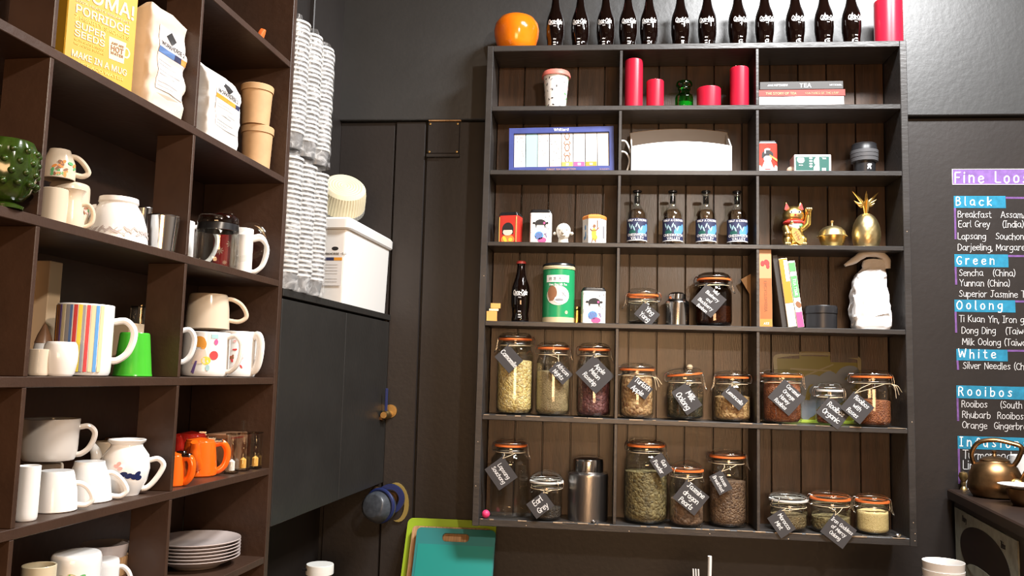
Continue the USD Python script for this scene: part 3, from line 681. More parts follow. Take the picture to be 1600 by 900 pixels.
# ---------------------------------------------------------------- cola bottles
def cola_bottle(label, loc, group=None):
    t = thing('cola_bottle', label, 'bottle', loc, 0, group)
    H = .192
    pr = [(0, .0015), (.022, 0), (.0262, .003), (.0268, .009), (.0252, .018), (.0245, .026), (.0258, .038), (.0280, .052), (.0288, .066), (.0287, .084), (.0281, .098), (.0262, .110), (.0225, .122), (.0178, .136), (.0145, .150), (.0126, .164), (.0117, .176), (.0117, .183), (.0136, .1835), (.0136, .188), (0, .188)]
    def flute(a, z):
        k = max(0, 1 - abs(z - .03) / .026) * .022 + max(0, 1 - abs(z - .118) / .022) * .022
        return 1 + k * (abs(math.cos(a * 5)) * 2 - 1.2)
    zs = np.linspace(.0, .188, 60); prof = [(0, .0015)] + [(float(np.interp(z, [q[1] for q in pr[1:-1]], [q[0] for q in pr[1:-1]])), z) for z in zs[:-1]] + [(0, .188)]
    part(t, 'bottle', lathe(prof, 60, flute), M['cola'], 50)
    part(t, 'cap', lathe([(.0142, .1815), (.0150, .182), (.0148, .188), (.0125, .1905), (0, .191)], 42, lambda a, z: 1 + .03 * math.cos(21 * a) * (z < .186)), M['red_cap'])
    sc = pen('Coca-Cola', .0105, 1.35, .25, -.25)
    tail = LineString(curve([(-.020, -.001), (-.012, -.0035), (.0, -.0015), (.012, -.0035), (.019, .001)], 5)).buffer(.0007)
    part(t, 'script', mv(wrapped(extr(unary_union([affinity.scale(sc, 1.0, 1.35, origin=(0, 0)), tail]), .0002), .0286, .0004), (0, 0, .084)), M['chalk_white'], 60)
    part(t, 'small_print', mv(wrapped(extr(unary_union([affinity.translate(pen('TRADE', .003, 1.2), 0, .0), affinity.translate(pen('250ml', .0035, 1.3), 0, -.043), affinity.translate(ell(0, -.052, .005, .0022), 0, 0), affinity.translate(pen('COKE', .0035, 1.3), 0, -.061)]), .0002), .0288, .0006, 0, 0.0), (0, 0, .074)), M['chalk_soft'], 60)
    return t

# ================================================================ TOP OF THE WALL SHELF
us = [867, 906, 946, 981, 1014, 1063, 1105, 1153, 1195, 1243, 1288, 1331]
nth = ['first', 'second', 'third', 'fourth', 'fifth', 'sixth', 'seventh', 'eighth', 'ninth', 'tenth', 'eleventh', 'twelfth']
c0 = None
for k, u in enumerate(us):
    lab = f'cola bottle with white script, {nth[k]} from left on top of the wall shelf'
    if k == 0: lab = 'cola bottle with white script next to the orange persimmon on the wall shelf'
    if k == 11: lab = 'cola bottle with white script next to the thick red candle on the wall shelf'
    p, s = B(u, 0, 2.56)
    if c0 is None: c0 = cola_bottle(lab, p, 'cola bottles on top of the wall shelf')
    else: copy_of(c0, 'cola_bottle', lab, p, rng.uniform(-.25, .25))
p, s = B(806.5, 0, 2.56)
t = thing('persimmon_ornament', 'glossy orange ceramic persimmon with cream leaf on top of the wall shelf', 'ornament', p)
R = 35 * s; Hh = 58 * s
part(t, 'fruit', lathe([(0, .003), (R * .55, 0), (R * .74, .003), (R * .86, Hh * .18), (R * .97, Hh * .42), (R, Hh * .6), (R * .95, Hh * .77), (R * .78, Hh * .92), (R * .5, Hh * .99), (R * .2, Hh * .96), (0, Hh * .93)], 40, lambda a, z: 1 + .012 * math.cos(4 * a)), M['persimmon'], 80)
lf = []
for a in (.3, 1.9, 3.4, 5.0):
    q = Polygon([(0, -.004), (.012, -.011), (.026, 0), (.012, .011), (0, .004)])
    m = extr(q, .0016); m.vertices[:, 2] += -.0045 * (m.vertices[:, 0] / .026) ** 2
    lf.append(mv(rot(rot(m, -.35 if a < 1 else -.1, (0, 1, 0)), a, (0, 0, 1)), (0, 0, Hh * .955)))
part(t, 'leaf', cat(*lf), M['stem_cream']); part(t, 'stem', tube([(0, 0, Hh * .94), (.002, 0, Hh * 1.02), (.006, 0, Hh * 1.06)], .003), M['stem_cream'])
def candle(label, u0, u1, vt, row, wick=1, y=2.545, lean=.0, dip=.004):
    p, s = B((u0 + u1) / 2, row, y); R = (u1 - u0) * s / 2; H = on_y((u0 + u1) / 2, vt, y)[2] - p[2]
    t = thing('pillar_candle', label, 'candle', p)
    part(t, 'wax', lathe([(0, 0), (R - .0015, 0), (R, .0015), (R, H - .003), (R - .0015, H - .0006), (R - .004, H), (R * .5, H - dip), (0, H - dip * 1.3)], 40), M['candle_red'])
    if wick: part(t, 'wick', tube([(0, 0, H - dip * 1.5), (lean * .4, 0, H + .004), (lean, 0, H + .009)], .0012, 6), M['wick'])
candle('thick red pillar candle on top of the wall shelf, beside the last cola bottle', 1368, 1410, 3, 0, 0, 2.56)

# ================================================================ FIRST ROW
p, s = B(868, 1, 2.56)
t = thing('travel_cup', 'white travel cup with small coloured flecks and coral silicone lid', 'cup', p)
H1 = 57 * s; Rb = 15.5 * s; Rt = 20 * s
part(t, 'body', lathe([(0, 0), (Rb * .96, 0), (Rb, .002), (Rt, H1), (0, H1)], 40), M['tin_white'])
part(t, 'lid', mv(lathe([(Rt - .001, -.004), (Rt + .005, -.006), (Rt + .0058, -.002), (Rt + .004, .006), (Rt + .001, .011), (Rt * .8, .014), (0, .0145)], 40), (0, 0, H1)), M['silicone_coral'])
fl = {'print_black': [], 'print_rose': [], 'print_palegreen': [], 'print_grey': []}
rg_ = random.Random(11)
for k in range(64):
    a = rg_.uniform(-PI, PI); z = rg_.uniform(.05, .95) * H1
    q = affinity.rotate(rect(-.0026, -.0012, .0026, .0012), rg_.uniform(0, 180))
    key = rg_.choice(['print_black', 'print_grey']) if abs(a) < 1.0 else rg_.choice(list(fl) + ['print_rose', 'print_palegreen'])
    Rz = Rb + (Rt - Rb) * z / H1
    fl[key].append(mv(rot(wrapped(extr(affinity.scale(q, 1.9, 1.9) if abs(a) > 1 else affinity.scale(q, 1.25, 1.25), .0002), Rz, .0004), a, (0, 0, 1)), (0, 0, z)))
for k, ms in fl.items(): part(t, 'fleck_print', cat(*ms), M[k], 60, kind='stuff')
candle('tallest red pillar candle in the top row, at the left of the green bottle compartment', 976, 1004, 95, 1, 1, lean=.004)
candle('red pillar candle between the tallest candle and the green glass bottle', 1010, 1037, 127, 1, 1)
candle('low wide red pillar candle just right of the green glass bottle', 1089, 1126, 139, 1, 0)
candle('tall red pillar candle with a bent white wick, right of the low wide candle', 1141, 1170, 107, 1, 1, lean=-.011)
p, s = B(1069, 1, 2.56)
t = thing('glass_bottle', 'small green glass apothecary bottle with ball stopper among the red candles', 'bottle', p)
R = 14 * s; H = 52 * s
part(t, 'body', lathe([(0, 0), (R * .9, 0), (R, .003), (R, H * .40), (R * .93, H * .47), (R * .6, H * .53), (R * .6, H * .60), (0, H * .6)], 32), M['glass_green'], 50)
part(t, 'stopper', mv(lathe([(0, 0), (R * .5, 0), (R * .68, .003), (R * .72, .008), (R * .66, .0115), (R * .74, .014), (R * .9, .019), (R * .88, .026), (R * .78, .031), (0, .033)], 32), (0, 0, H * .605)), M['glass_green'], 50)
part(t, 'liquid', lathe([(0, .004), (R * .8, .004), (R * .86, H * .25), (0, H * .26)], 24), M['print_green'])
def flat_book(name, label, u0, u1, v0, v1, row, y0, z0, mt, ptxt, pm, dep=.115, ang=0., cover=None):
    uc = (u0 + u1) / 2; p, s = B(uc, row, y0); w = (u1 - u0) * s; h = (v1 - v0) * s
    t = thing(name, label, 'book', (p[0], p[1] + dep / 2, p[2] + z0), ang)
    part(t, 'spine', rbox(w, .004, h, .001, (0, -dep / 2 + .002, 0)), mt)
    part(t, 'cover', cat(rbox(w, dep - .005, .0022, .0006, (0, .0025, 0)), rbox(w, dep - .005, .0022, .0006, (0, .0025, h - .0022))), cover or mt)
    part(t, 'pages', rbox(w - .006, dep - .012, h - .0046, .0006, (0, .002, .0023)), M['book_pages'])
    for (m, x) in ptxt: part(t, 'spine_lettering', flat_at(m, x, 0, -dep / 2 - .0001), pm, False)
    return h
hz = 0.
h3 = flat_book('book', 'white spined book with red cover, bottom of the flat pile', 1188, 1317, 147, 161, 1, 2.506, 0., M['book_white'], [(mv(block('FIRE & LEAF', .006, False), (0, .006, 0)), -.03)], M['print_grey'], cover=M['print_red'])
h2 = flat_book('book', 'reddish brown book in the middle of the flat pile', 1186, 1319, 136, 147, 1, 2.506, h3 + .0003, M['book_red'], [(mv(block('THE STORY OF TEA', .007), (0, .006, 0)), -.06), (mv(block('CULTURES OF THE LEAF', .006, False), (0, .0065, 0)), .06)], M['book_peach'])
flat_book('book', 'dark book with TEA on its spine, top of the flat pile', 1189, 1316, 122, 135, 1, 2.506, h3 + h2 + .0006, M['book_dark'], [(mv(block('TEA', .013), (0, .0055, 0)), .012), (mv(block('JANE PETTIGREW', .005), (0, .011, 0)), -.07), (mv(block('NATIONAL', .005), (0, .010, 0)), .1)], M['print_white'])

# ================================================================ SECOND ROW
p, s = B(877, 2, 2.535)
W = 164 * s; H = 74 * s; d = .035
t = thing('tea_gift_box', 'dark blue tea collection gift box with window of patterned sachets', 'box', p, math.radians(1.0), rxy=(math.radians(-6), math.radians(-1.2)))
fr = rect(-W / 2, 0, W / 2, H).difference(rect(-W / 2 + .014, .017, W / 2 - .014, H - .018))
part(t, 'frame', cat(upright(extr(fr, .010)), mv(rbox(W, d - .010, H, .0005), (0, .0175 , 0)) ), M['box_blue'], False)
x0, x1, z0, z1 = -W / 2 + .0145, W / 2 - .0145, .0175, H - .0185
cols = ['sachet', 'print_paleblue', 'sachet', 'sachet', 'sachet', 'sachet', 'sachet', 'sachet']
nx = 8; wx = (x1 - x0) / nx
for k in range(nx):
    a, b = x0 + k * wx + .0006, x0 + (k + 1) * wx - .0006
    g = part(t, 'sachet', bx(a, b, -.0045, .0048, z0, z1, .001), M[cols[k]], False)
    xc = (a + b) / 2; pol = []
    rr = random.Random(k)
    if k in (0, 2, 3):
        for q in range(16): pol.append(affinity.rotate(ell(rr.uniform(a + .002, b - .002), rr.uniform(z0 + .02, z1 - .004), .0018, .0007, 0, 8), rr.uniform(0, 180)))
        part(g, 'pattern', decal(unary_union(pol), -.0046), M['print_grey'], False)
    if k == 4:
        for zc in np.linspace(z0 + .026, z1 - .01, 3):
            hx = Polygon([(xc + .0085 * math.cos(q), zc + .0145 * math.sin(q)) for q in np.arange(0, 6.28, PI / 3) + 0])
            pol.append(hx.difference(affinity.scale(hx, .76, .76)))
            for sx in (-1, 1): pol.append(LineString([(xc + sx * .0065, zc + .009), (xc + sx * .0098, zc + .0145), (xc + sx * .0065, zc + .02)]).buffer(.001))
        part(g, 'pattern', decal(unary_union(pol).intersection(rect(a, z0 + .016, b, z1)), -.0046), M['print_brown'], False)
    if k >= 3 and k < 7:
        part(g, 'label', decal(rect(a + .001, z0 + .001, b - .001, z0 + .0155), -.0047), M[['print_rose', 'print_gold', 'print_pink', 'print_amber'][k - 3]], False)
        part(g, 'pattern', decal(rect(xc - .0045, z0 + .004, xc + .0045, z0 + .012), -.0052), M['print_white'], False)
part(t, 'lettering', flat_at(block('Whittard', .0085), 0, H - .0125, -.0101), M['print_white'], False)
part(t, 'lettering', flat_at(block('FINEST TEA COLLECTION', .0052, False), 0, .0055, -.0101), M['book_peach'], False)
part(t, 'lettering', flat_at(block('35 SACHETS', .0035, False), W / 2 - .03, .004, -.0101), M['book_peach'], False)
# white open tray on its side
p, s = B(1064, 2, 2.53); W = 155 * s; H = 70 * s; d = .09
t = thing('serving_dish', 'large white rectangular dish with arched rim and side handles', 'dish', p)
arch = lambda x, k: k * (1 - (2 * x / W) ** 2)
xs = np.linspace(-W / 2, W / 2, 25)
fp = Polygon([(-W / 2, 0), (W / 2, 0)] + [(x, H * .60 + arch(x, .015)) for x in xs[::-1]])
bp = Polygon([(-W / 2, 0), (W / 2, 0)] + [(x, H * 1.10 + arch(x, .012)) for x in xs[::-1]])
part(t, 'front_wall', mv(upright(extr(fp, .005)), (0, 0, 0)), M['bright_paper'], 60)
part(t, 'back_wall', mv(upright(extr(bp, .005)), (0, d, 0)), M['dish_inside_shade'], 60)
sw = Polygon([(0, 0), (d, 0), (d, H * 1.10), (0, H * .60)])
for x in (-W / 2, W / 2 - .004):
    m = extr(sw, .004); v = m.vertices
    part(t, 'side_wall', TM(np.stack([v[:, 2] + x, v[:, 0] - .002, v[:, 1]], 1), m.faces), M['white_ceramic'], False)
part(t, 'base', bx(-W / 2, W / 2, -.003, d, 0, .004), M['white_ceramic'])
rim = [(x, d - .002, H * 1.10 + arch(x, .012) + .0005) for x in xs]
part(t, 'rim', tube([(-W / 2, d - .002, .01)] + rim + [(W / 2, d - .002, .01)], .0014, 6), M['kraft'], label='thin brown edge line')
part(t, 'handle', tube(curve([(-W / 2 - .036, .03, H * .80), (-W / 2 - .016, .028, H * .78), (-W / 2 - .004, .025, H * .6), (-W / 2 - .001, .02, H * .5)], 6), .003), M['white_ceramic'])
part(t, 'handle', tube(curve([(-W / 2 - .036, .03, H * .55), (-W / 2 - .016, .028, H * .52), (-W / 2 - .004, .025, H * .33), (-W / 2 - .013, .022, H * .02)], 6), .003), M['white_ceramic'])
# dolls on tins: plain kimono dolls
def tin(name, label, row, u0, u1, vt, vb, y, mt, lidm, d=.05, lid=.011, rz=0., curved=False):
    uc = (u0 + u1) / 2; p, s = B(uc, row, y); w = (u1 - u0) * s; h = on_y(uc, vt, y)[2] - p[2]
    t = thing(name, label, 'tin', (p[0], p[1] + d / 2, p[2]), rz)
    hb = h - lid
    sq = lambda w_, d_, z_: superell(0, 0, z_, w_, d_, .22, 36)
    part(t, 'body', loft([sq(w - .002, d - .002, 0), sq(w, d, .002), sq(w, d, hb)]), mt)
    part(t, 'lid', loft([sq(w - .001, d - .001, hb), sq(w + .0005, d + .0005, hb + .0008), sq(w - .001, d - .001, hb + lid * .45), sq(w - .006, d - .006, hb + lid * .55), sq(w - .007, d - .007, h - .001), sq(w - .01, d - .01, h)]), lidm)
    return t, w, hb, -d / 2
def doll_red(t, w, h, yf):
    Y = yf - .0002
    part(t, 'picture', decal(unary_union([ell(0, h * .50, w * .29, h * .24), rect(-w * .28, h * .32, w * .28, h * .46)]), Y), M['print_black'], False)
    part(t, 'picture', decal(ell(0, h * .40, w * .25, h * .13).difference(rect(-w, h * .47, w, h)), Y - .0004), M['print_flesh'], False)
    part(t, 'picture', decal(unary_union([ell(0, h * .13, w * .34, h * .17).intersection(rect(-w / 2, .003, w / 2, h)), ]), Y), M['print_orange'], False)
    part(t, 'picture', decal(unary_union([ell(-w * .15, h * .14, w * .08, h * .12, 30), ell(w * .14, h * .12, w * .1, h * .07)]).intersection(rect(-w, .002, w, h)), Y - .0004), M['print_yolk'], False)
    part(t, 'picture', decal(unary_union([rect(-w * .46, .002, -w * .42, h * .95), rect(w * .40, .002, w * .45, h * .95)]), Y), M['print_gold'], False)
def doll_white(t, w, h, yf):
    Y = yf - .0002
    hair = unary_union([ell(0, h * .66, w * .25, h * .12).difference(rect(-w, 0, w, h * .60)), rect(-w * .25, h * .60, w * .25, h * .65), Polygon([(-w * .24, h * .62), (-w * .16, h * .62), (-w * .2, h * .50)]), Polygon([(w * .24, h * .62), (w * .16, h * .62), (w * .21, h * .50)]), ell(-w * .30, h * .66, w * .06, h * .035), ell(w * .30, h * .66, w * .06, h * .035)])
    part(t, 'picture', decal(hair, Y), M['print_black'], False)
    part(t, 'picture', decal(ell(w * .17, h * .66, w * .05, h * .04), Y - .0004), M['print_pink'], False)
    part(t, 'picture', decal(ell(-w * .06, h * .25, w * .2, h * .13), Y), M['print_skyblue'], False)
    part(t, 'picture', decal(unary_union([LineString([(-w * .2 + k * w * .07, h * .16), (-w * .14 + k * w * .07, h * .33)]).buffer(w * .014) for k in range(4)] + [ell(w * .22 + .002 * k, h * (.3 - .04 * k), w * .05, h * .012, 40 * k) for k in range(3)]), Y - .0004), M['print_purple'], False)
    part(t, 'picture', decal(ell(w * .08, h * .10, w * .2, h * .09).intersection(rect(-w, .002, w, h)), Y), M['print_pink'], False)
    rr = random.Random(5)
    part(t, 'picture', decal(unary_union([ell(rr.uniform(.2, .45) * w * rr.choice((-1, 1, 1)), rr.uniform(.2, .95) * h, w * .015, h * .02, rr.uniform(0, 180), 8) for k in range(12)]), Y), M['print_grey'], False)
t, w, h, yf = tin('tea_tin', 'red tea tin with a white robed doll, beside the divider in the second row', 2, 1184, 1215, 219, 266, 2.52, M['tin_red'], M['tin_black'])
Y = yf - .0002
part(t, 'picture', decal(unary_union([ell(-.0, h * .62, w * .28, h * .15), rect(-w * .28, h * .50, w * .28, h * .62)]), Y), M['print_black'], False)
part(t, 'picture', decal(unary_union([ell(0, h * .47, w * .2, h * .11), Polygon([(-w * .15, h * .40), (w * .15, h * .40), (w * .36, .002), (-w * .36, .002)]), rect(-w * .16, h * .66, -w * .08, h * .80), ell(0, h * .80, w * .14, h * .035)]), Y - .0004), M['print_white'], False)
part(t, 'picture', decal(Polygon([(w * .1, h * .62), (w * .47, h * .45), (w * .47, h * .36), (w * .1, h * .56)]), Y - .0008), M['print_orange'], False)
part(t, 'picture', decal(ell(0, h * .10, w * .14, h * .018), Y - .0010), M['print_red'], False)
part(t, 'picture', decal(unary_union([ell(-w * .38, h * .1, w * .1, h * .14), ell(w * .40, h * .1, w * .09, h * .14)]).intersection(rect(-w * .48, .001, w * .48, h)), Y), M['print_rose'], False)
p, s = B(1236, 2, 2.56)
solo('ball', 'small cream ball behind the green and white tea box', 'ball', mv(trimesh.creation.icosphere(3, 7 * s), (0, 0, 7 * s)), M['cream_ceramic'], p, smooth=True)
p, s = B(1270, 2, 2.52); W = 56 * s; H = 28.5 * s
t = thing('tea_carton', 'small white tea box with dark green panels', 'box', (p[0], p[1] + .03, p[2]))
part(t, 'body', rbox(W, .06, H, .0015), M['tin_white']); Y = -.0302
part(t, 'panel', decal(rect(-W * .46, .006, W * .08, H * .86), Y), M['print_teal'], False); part(t, 'panel', decal(rect(W * .18, 0.001, W * .44, H * .86), Y), M['print_teal'], False)
part(t, 'picture', decal(unary_union([ell(-W * .32, H * .66, W * .1, H * .16), ell(-W * .39, H * .74, W * .035, H * .07), ell(-W * .26, H * .74, W * .035, H * .07)] + [ell(-W * .05, H * (.78 - .15 * k), W * .045, H * .055) for k in range(4)] + [ell(W * .1, H * .6, W * .07, H * .2), ell(W * .1, H * .2, W * .08, H * .2), rect(W * .25, .001, W * .36, H * .24)]).intersection(rect(-W * .49, .0006, W * .49, H)), Y - .0005), M['print_white'], False)
part(t, 'lettering', flat_at(block('OOLONG', .0042), -W * .19, .0012, Y - .0004), M['print_white'], False); part(t, 'lettering', flat_at(block('TEA', .005), W * .31, H * .72, Y - .0004), M['print_white'], False); part(t, 'lettering', flat_at(block('CHA', .004), -W * .32, H * .36, Y - .0006), M['print_white'], False)
p, s = B(1351, 2, 2.57); R = 20 * s; H = 51 * s
t = thing('reusable_cup', 'black reusable cup with grey band and dark lid', 'cup', p)
part(t, 'body', lathe([(0, 0), (R * .72, 0), (R * .76, .003), (R * .9, H * .8), (0, H * .8)], 36), M['cup_black'])
part(t, 'lid', lathe([(R * .92, H * .76), (R * .98, H * .78), (R * .95, H * .86), (R * .9, H * .93), (R * .92, H * .98), (R * .86, H), (R * .4, H * .97), (0, H * .97)], 36), M['cup_black'])
part(t, 'band', lathe([(R * .84, H * .42), (R * 1.0, H * .44), (R * 1.02, H * .54), (R * .97, H * .55), (R * 1.02, H * .56), (R * 1.04, H * .66), (R * .99, H * .67), (R * 1.03, H * .68), (R * 1.03, H * .78), (R * .86, H * .79)], 36), M['cup_grey'])
cone_wrap(t, 'logo', unary_union([ell(0, .004, .006, .005), ell(-.003, -.003, .0026, .006, -25), ell(.003, -.003, .0026, .006, 25), ell(.0045, .006, .003, .003)]), R * .80, H * .24, M['chalk_soft'], -PI / 2 + .15, .1)

# ================================================================ THIRD ROW
t, w, h, yf = tin('tea_tin', 'red tea tin with a black haired doll, left end of the third row', 3, 780, 812, 331, 377, 2.525, M['tin_red'], M['tin_black'], .055, rz=-.22); doll_red(t, w, h, yf)
t, w, h, yf = tin('tea_tin', 'white tea tin with a black haired doll, between red tin and small white head', 3, 827, 861, 327, 378, 2.52, M['tin_white'], M['tin_black']); doll_white(t, w, h, yf)
p, s = B(880, 3, 2.55); H = 36 * s
import manifold3d as m3
def ball(x, y, z, r, q=20): return m3.Manifold.sphere(r, q).translate((x, y, z))
def hull(*bs): return m3.Manifold.batch_hull(list(bs))
def soft(mans, edge, it=8):
    m = mans[0]
    for o in mans[1:]: m = m + o
    m = m.refine_to_length(edge); g = m.to_mesh(); tm_ = trimesh.Trimesh(np.array(g.vert_properties[:, :3]), np.array(g.tri_verts))
    tm_.merge_vertices()
    trimesh.smoothing.filter_taubin(tm_, iterations=it); return tm_
k = H / .072
hd = soft([hull(ball(0, 0, .046 * k, .023 * k), ball(0, -.004 * k, .030 * k, .018 * k)), hull(ball(.004 * k, .002 * k, .056 * k, .013 * k), ball(0, 0, .046 * k, .015 * k)), hull(ball(0, 0, .028 * k, .014 * k), ball(0, 0, .006 * k, .0165 * k)), hull(ball(0, -.024 * k, .042 * k, .0028 * k), ball(0, -.026 * k, .035 * k, .0042 * k)), ball(-.027 * k, 0, .036 * k, .005 * k), ball(.026 * k, 0, .036 * k, .006 * k), hull(ball(-.011 * k, -.019 * k, .046 * k, .003 * k), ball(.011 * k, -.019 * k, .046 * k, .003 * k)), hull(ball(-.005 * k, -.021 * k, .027 * k, .003 * k), ball(.005 * k, -.021 * k, .027 * k, .003 * k)), m3.Manifold.cylinder(.010 * k, .0165 * k, .0165 * k, 24)], .003, 4)
solo('head_figurine', 'small white plaster head between the white tin and the six sided tin', 'figurine', hd, M['plaster_white'], p, smooth=True)
p, s = B(928.5, 3, 2.545); R = 18.5 * s; H = 47 * s
t = thing('tea_tin', 'six sided white tea tin with red lid and a small figure in yellow', 'tin', p)
hx = lambda r, z: [(r * math.cos(q), r * math.sin(q), z) for q in np.arange(0, 6.28, PI / 3)]
part(t, 'body', loft([hx(R, 0), hx(R, H * .84)]), M['tin_white'], False)
part(t, 'lid', loft([hx(R * 1.03, H * .84), hx(R * 1.03, H * .92), hx(R * .9, H * .97), hx(R * .6, H)]), M['print_orange'], False)
Y = -R * .866 - .0003; w = R
part(t, 'picture', decal(unary_union([ell(-.001, H * .34, .007, H * .17), ell(.001, H * .2, .008, H * .1)]), Y), M['print_yolk'], False)
part(t, 'picture', decal(unary_union([ell(0, H * .58, .0042, .005), LineString([(.010, H * .5), (.009, H * .76)]).buffer(.0008), LineString([(-.012, H * .48), (-.006, H * .42), (.006, H * .44), (.013, H * .52)]).buffer(.0013), LineString([(-.004, H * .16), (-.007, H * .05)]).buffer(.0012), LineString([(.003, H * .15), (.004, H * .05)]).buffer(.0012)]), Y - .0004), M['print_brown'], False)
for sg, mt in ((-1, 'print_skyblue'), (1, 'print_grey')):
    dcl = decal(unary_union([rect(-.005, H * .2, .005, H * .6)] if sg > 0 else [ell(0, H * .55, .004, .008), ell(.002, H * .3, .003, .012), ell(-.004, H * .2, .003, .006)]), -R * .866 - .0003)
    part(t, 'picture', rot(dcl, sg * PI / 3, (0, 0, 1)), M[mt], False)
def ale(label, u, src=None):
    p, s = B(u, 3, 2.555)
    if src is not None: return copy_of(src, 'bottle', label, p)
    t = thing('bottle', label, 'bottle', p, 0, 'clear bottles with blue labels')
    R = 15.5 * s; H = 88 * s
    pr = [(0, .002), (R * .9, 0), (R, .004), (R, H * .50), (R * .97, H * .56), (R * .85, H * .615), (R * .62, H * .665), (R * .44, H * .70), (R * .36, H * .76), (R * .34, H * .92), (R * .44, H * .925), (R * .44, H * .955), (R * .36, H * .96), (R * .36, H)]
    part(t, 'body', lathe(pr + [(R * .28, H), (R * .27, H * .76)] + [(max(r - .003, .001), z) for r, z in pr[10:3:-1]] + [(R * .85, .006), (0, .007)], 36), M['glass'], 50)
    part(t, 'drink', lathe([(0, .0075), (R * .84, .0078), (R - .0035, .012), (R - .0035, H * .48), (R * .8, H * .585), (R * .52, H * .655), (0, H * .656)], 30), M['glass_amber'], 50)
    part(t, 'cap', lathe([(R * .4, H * .965), (R * .46, H * .965), (R * .46, H * .99), (R * .4, H * 1.0), (0, H * 1.003)], 24), M['tin_black'])
    za_, zt_ = H * .07, H * .47
    wl_ = lambda poly, o: mv(wrapped(extr(poly, .0002), R, o), (0, 0, 0))
    aw = R * 1.5
    part(t, 'label', wl_(rect(-aw, za_, aw, zt_), .0004), M['print_navy'], 60)
    part(t, 'label_art', wl_(unary_union([ell(aw * .45, H * .27, .012, .013), ell(aw * .2, H * .23, .008, .010), ell(aw * .7, H * .31, .008, .012)]), .0008), M['print_skyblue'], 60)
    part(t, 'label_art', wl_(unary_union([affinity.rotate(ell(-aw * .55 + i * .0075, H * (.35 - .03 * (i % 3)), .0022, .008), 20 * (-1) ** i) for i in range(6)]), .0008), M['print_paleblue'], 60)
    part(t, 'label_art', wl_(ell(-aw * .35, H * .23, .012, .006), .0007), M['print_teal'], 60)
    for txt_, hh, zz in (('HALF A CROWN', .0062, H * .42), ('CHESWORTH', .0075, H * .155), ('VALLEY', .0080, H * .095)):
        part(t, 'lettering', mv(wrapped(block(txt_, hh), R, .0009), (0, 0, zz)), M['print_white'], 60)
    part(t, 'label_band', wl_(rect(-aw, za_, aw, za_ + .003), .0006), M['print_white'], 60)
    return t
a0 = None
for u, lab in ((995, 'clear bottle with blue label, leftmost of the four in the third row'), (1051, 'clear bottle with blue label, second of the four in the third row'), (1103, 'clear bottle with blue label, third of the four in the third row'), (1152, 'clear bottle with blue label, rightmost of the four in the third row')):
    r_ = ale(lab, u, a0); a0 = a0 or r_
# beckoning cat
p, s = B(1240, 3, 2.55); k = 74 * s / .150
t = thing('cat_figurine', 'gold beckoning cat figurine with raised paw and red ears', 'figurine', p)
K = lambda x, y, z, r: ball(x * k, y * k, z * k, r * k)
body = soft([hull(K(0, .004, .030, .034), K(0, .002, .070, .026)), hull(K(0, 0, .105, .029), K(-.008, -.004, .101, .026), K(.008, -.004, .101, .026)), hull(K(-.022, -.016, .022, .016), K(-.024, -.022, .010, .010)), hull(K(.022, -.016, .022, .016), K(.024, -.022, .010, .010)), hull(K(-.026, -.012, .060, .012), K(-.024, -.027, .040, .010)), hull(K(.028, -.004, .062, .013), K(.040, -.010, .075, .012)), hull(K(.040, -.010, .075, .012), K(.043, -.014, .105, .009)), hull(K(.043, -.014, .105, .0095), K(.042, -.022, .116, .010)), hull(K(-.019, 0, .122, .011), K(-.022, 0, .142, .004)), hull(K(.019, 0, .122, .011), K(.022, 0, .142, .004)), m3.Manifold.cylinder(.006 * k, .034 * k, .034 * k, 30)], .004 * k, 5)
body.vertices[:, 2] = np.maximum(body.vertices[:, 2], 0)
part(t, 'body', body, M['gold'], True)
def tri_(x): return decal(Polygon([(x * k - .0075 * k, .121 * k), (x * k + .0075 * k, .121 * k), (x * k * 1.12, .139 * k)]).buffer(.0015 * k), -.0102 * k, .001)
for sx in (-1, 1): part(t, 'inner_ear', tri_(sx * .0205), M['print_red'], False)
part(t, 'collar', mv(ring(.0285 * k, .0045 * k, 0, 32, 8), (0, -.001 * k, .079 * k)), M['print_red'])
part(t, 'bib', mv(soft([hull(K(-.012, -.024, .066, .008), K(.012, -.024, .066, .008), K(0, -.029, .056, .006))], .003 * k, 3), (0, 0, 0)), M['print_white'], True)
part(t, 'bib_trim', mv(soft([hull(K(.014, -.029, .064, .005), K(.018, -.025, .068, .005))], .003 * k, 3), (0, 0, 0)), M['print_palegreen'], True)
part(t, 'bell', mv(trimesh.creation.icosphere(2, .006 * k), (-.012 * k, -.031 * k, .076 * k)), M['pale_gold'], True)
coin = affinity.rotate(ell(0, 0, .013 * k, .029 * k), 28)
cm = part(t, 'coin', mv(rot(upright(extr(coin, .005 * k)), .12, (1, 0, 0)), (.003 * k, -.034 * k, .032 * k)), M['pale_gold'], 30)
part(cm, 'lettering', mv(rot(upright(extr(affinity.rotate(unary_union([affinity.translate(LineString([(-.006 * k, 0), (.006 * k, .002 * k)]).buffer(.0008 * k), 0, zz * k) for zz in (-.014, -.006, .002, .010)] + [LineString([(0, -.016 * k), (.001 * k, .014 * k)]).buffer(.0008 * k), LineString([(-.004 * k, -.012 * k), (.005 * k, -.002 * k)]).buffer(.0008 * k)]), 28), .0006)), .12, (1, 0, 0)), (.003 * k, -.0395 * k, .032 * k)), M['print_brown'], False)
for sx in (-1, 1):
    part(t, 'eye', decal(ell(sx * .012 * k, .109 * k, .0055 * k, .0045 * k), -.0285 * k + abs(sx) * .0, .0012), M['print_white'], False)
    part(t, 'pupil', decal(ell(sx * .012 * k, .109 * k, .0022 * k, .003 * k), -.0292 * k, .0012), M['print_black'], False)
part(t, 'nose', mv(trimesh.creation.icosphere(2, .003 * k), (0, -.0325 * k, .100 * k)), M['print_red'], True)
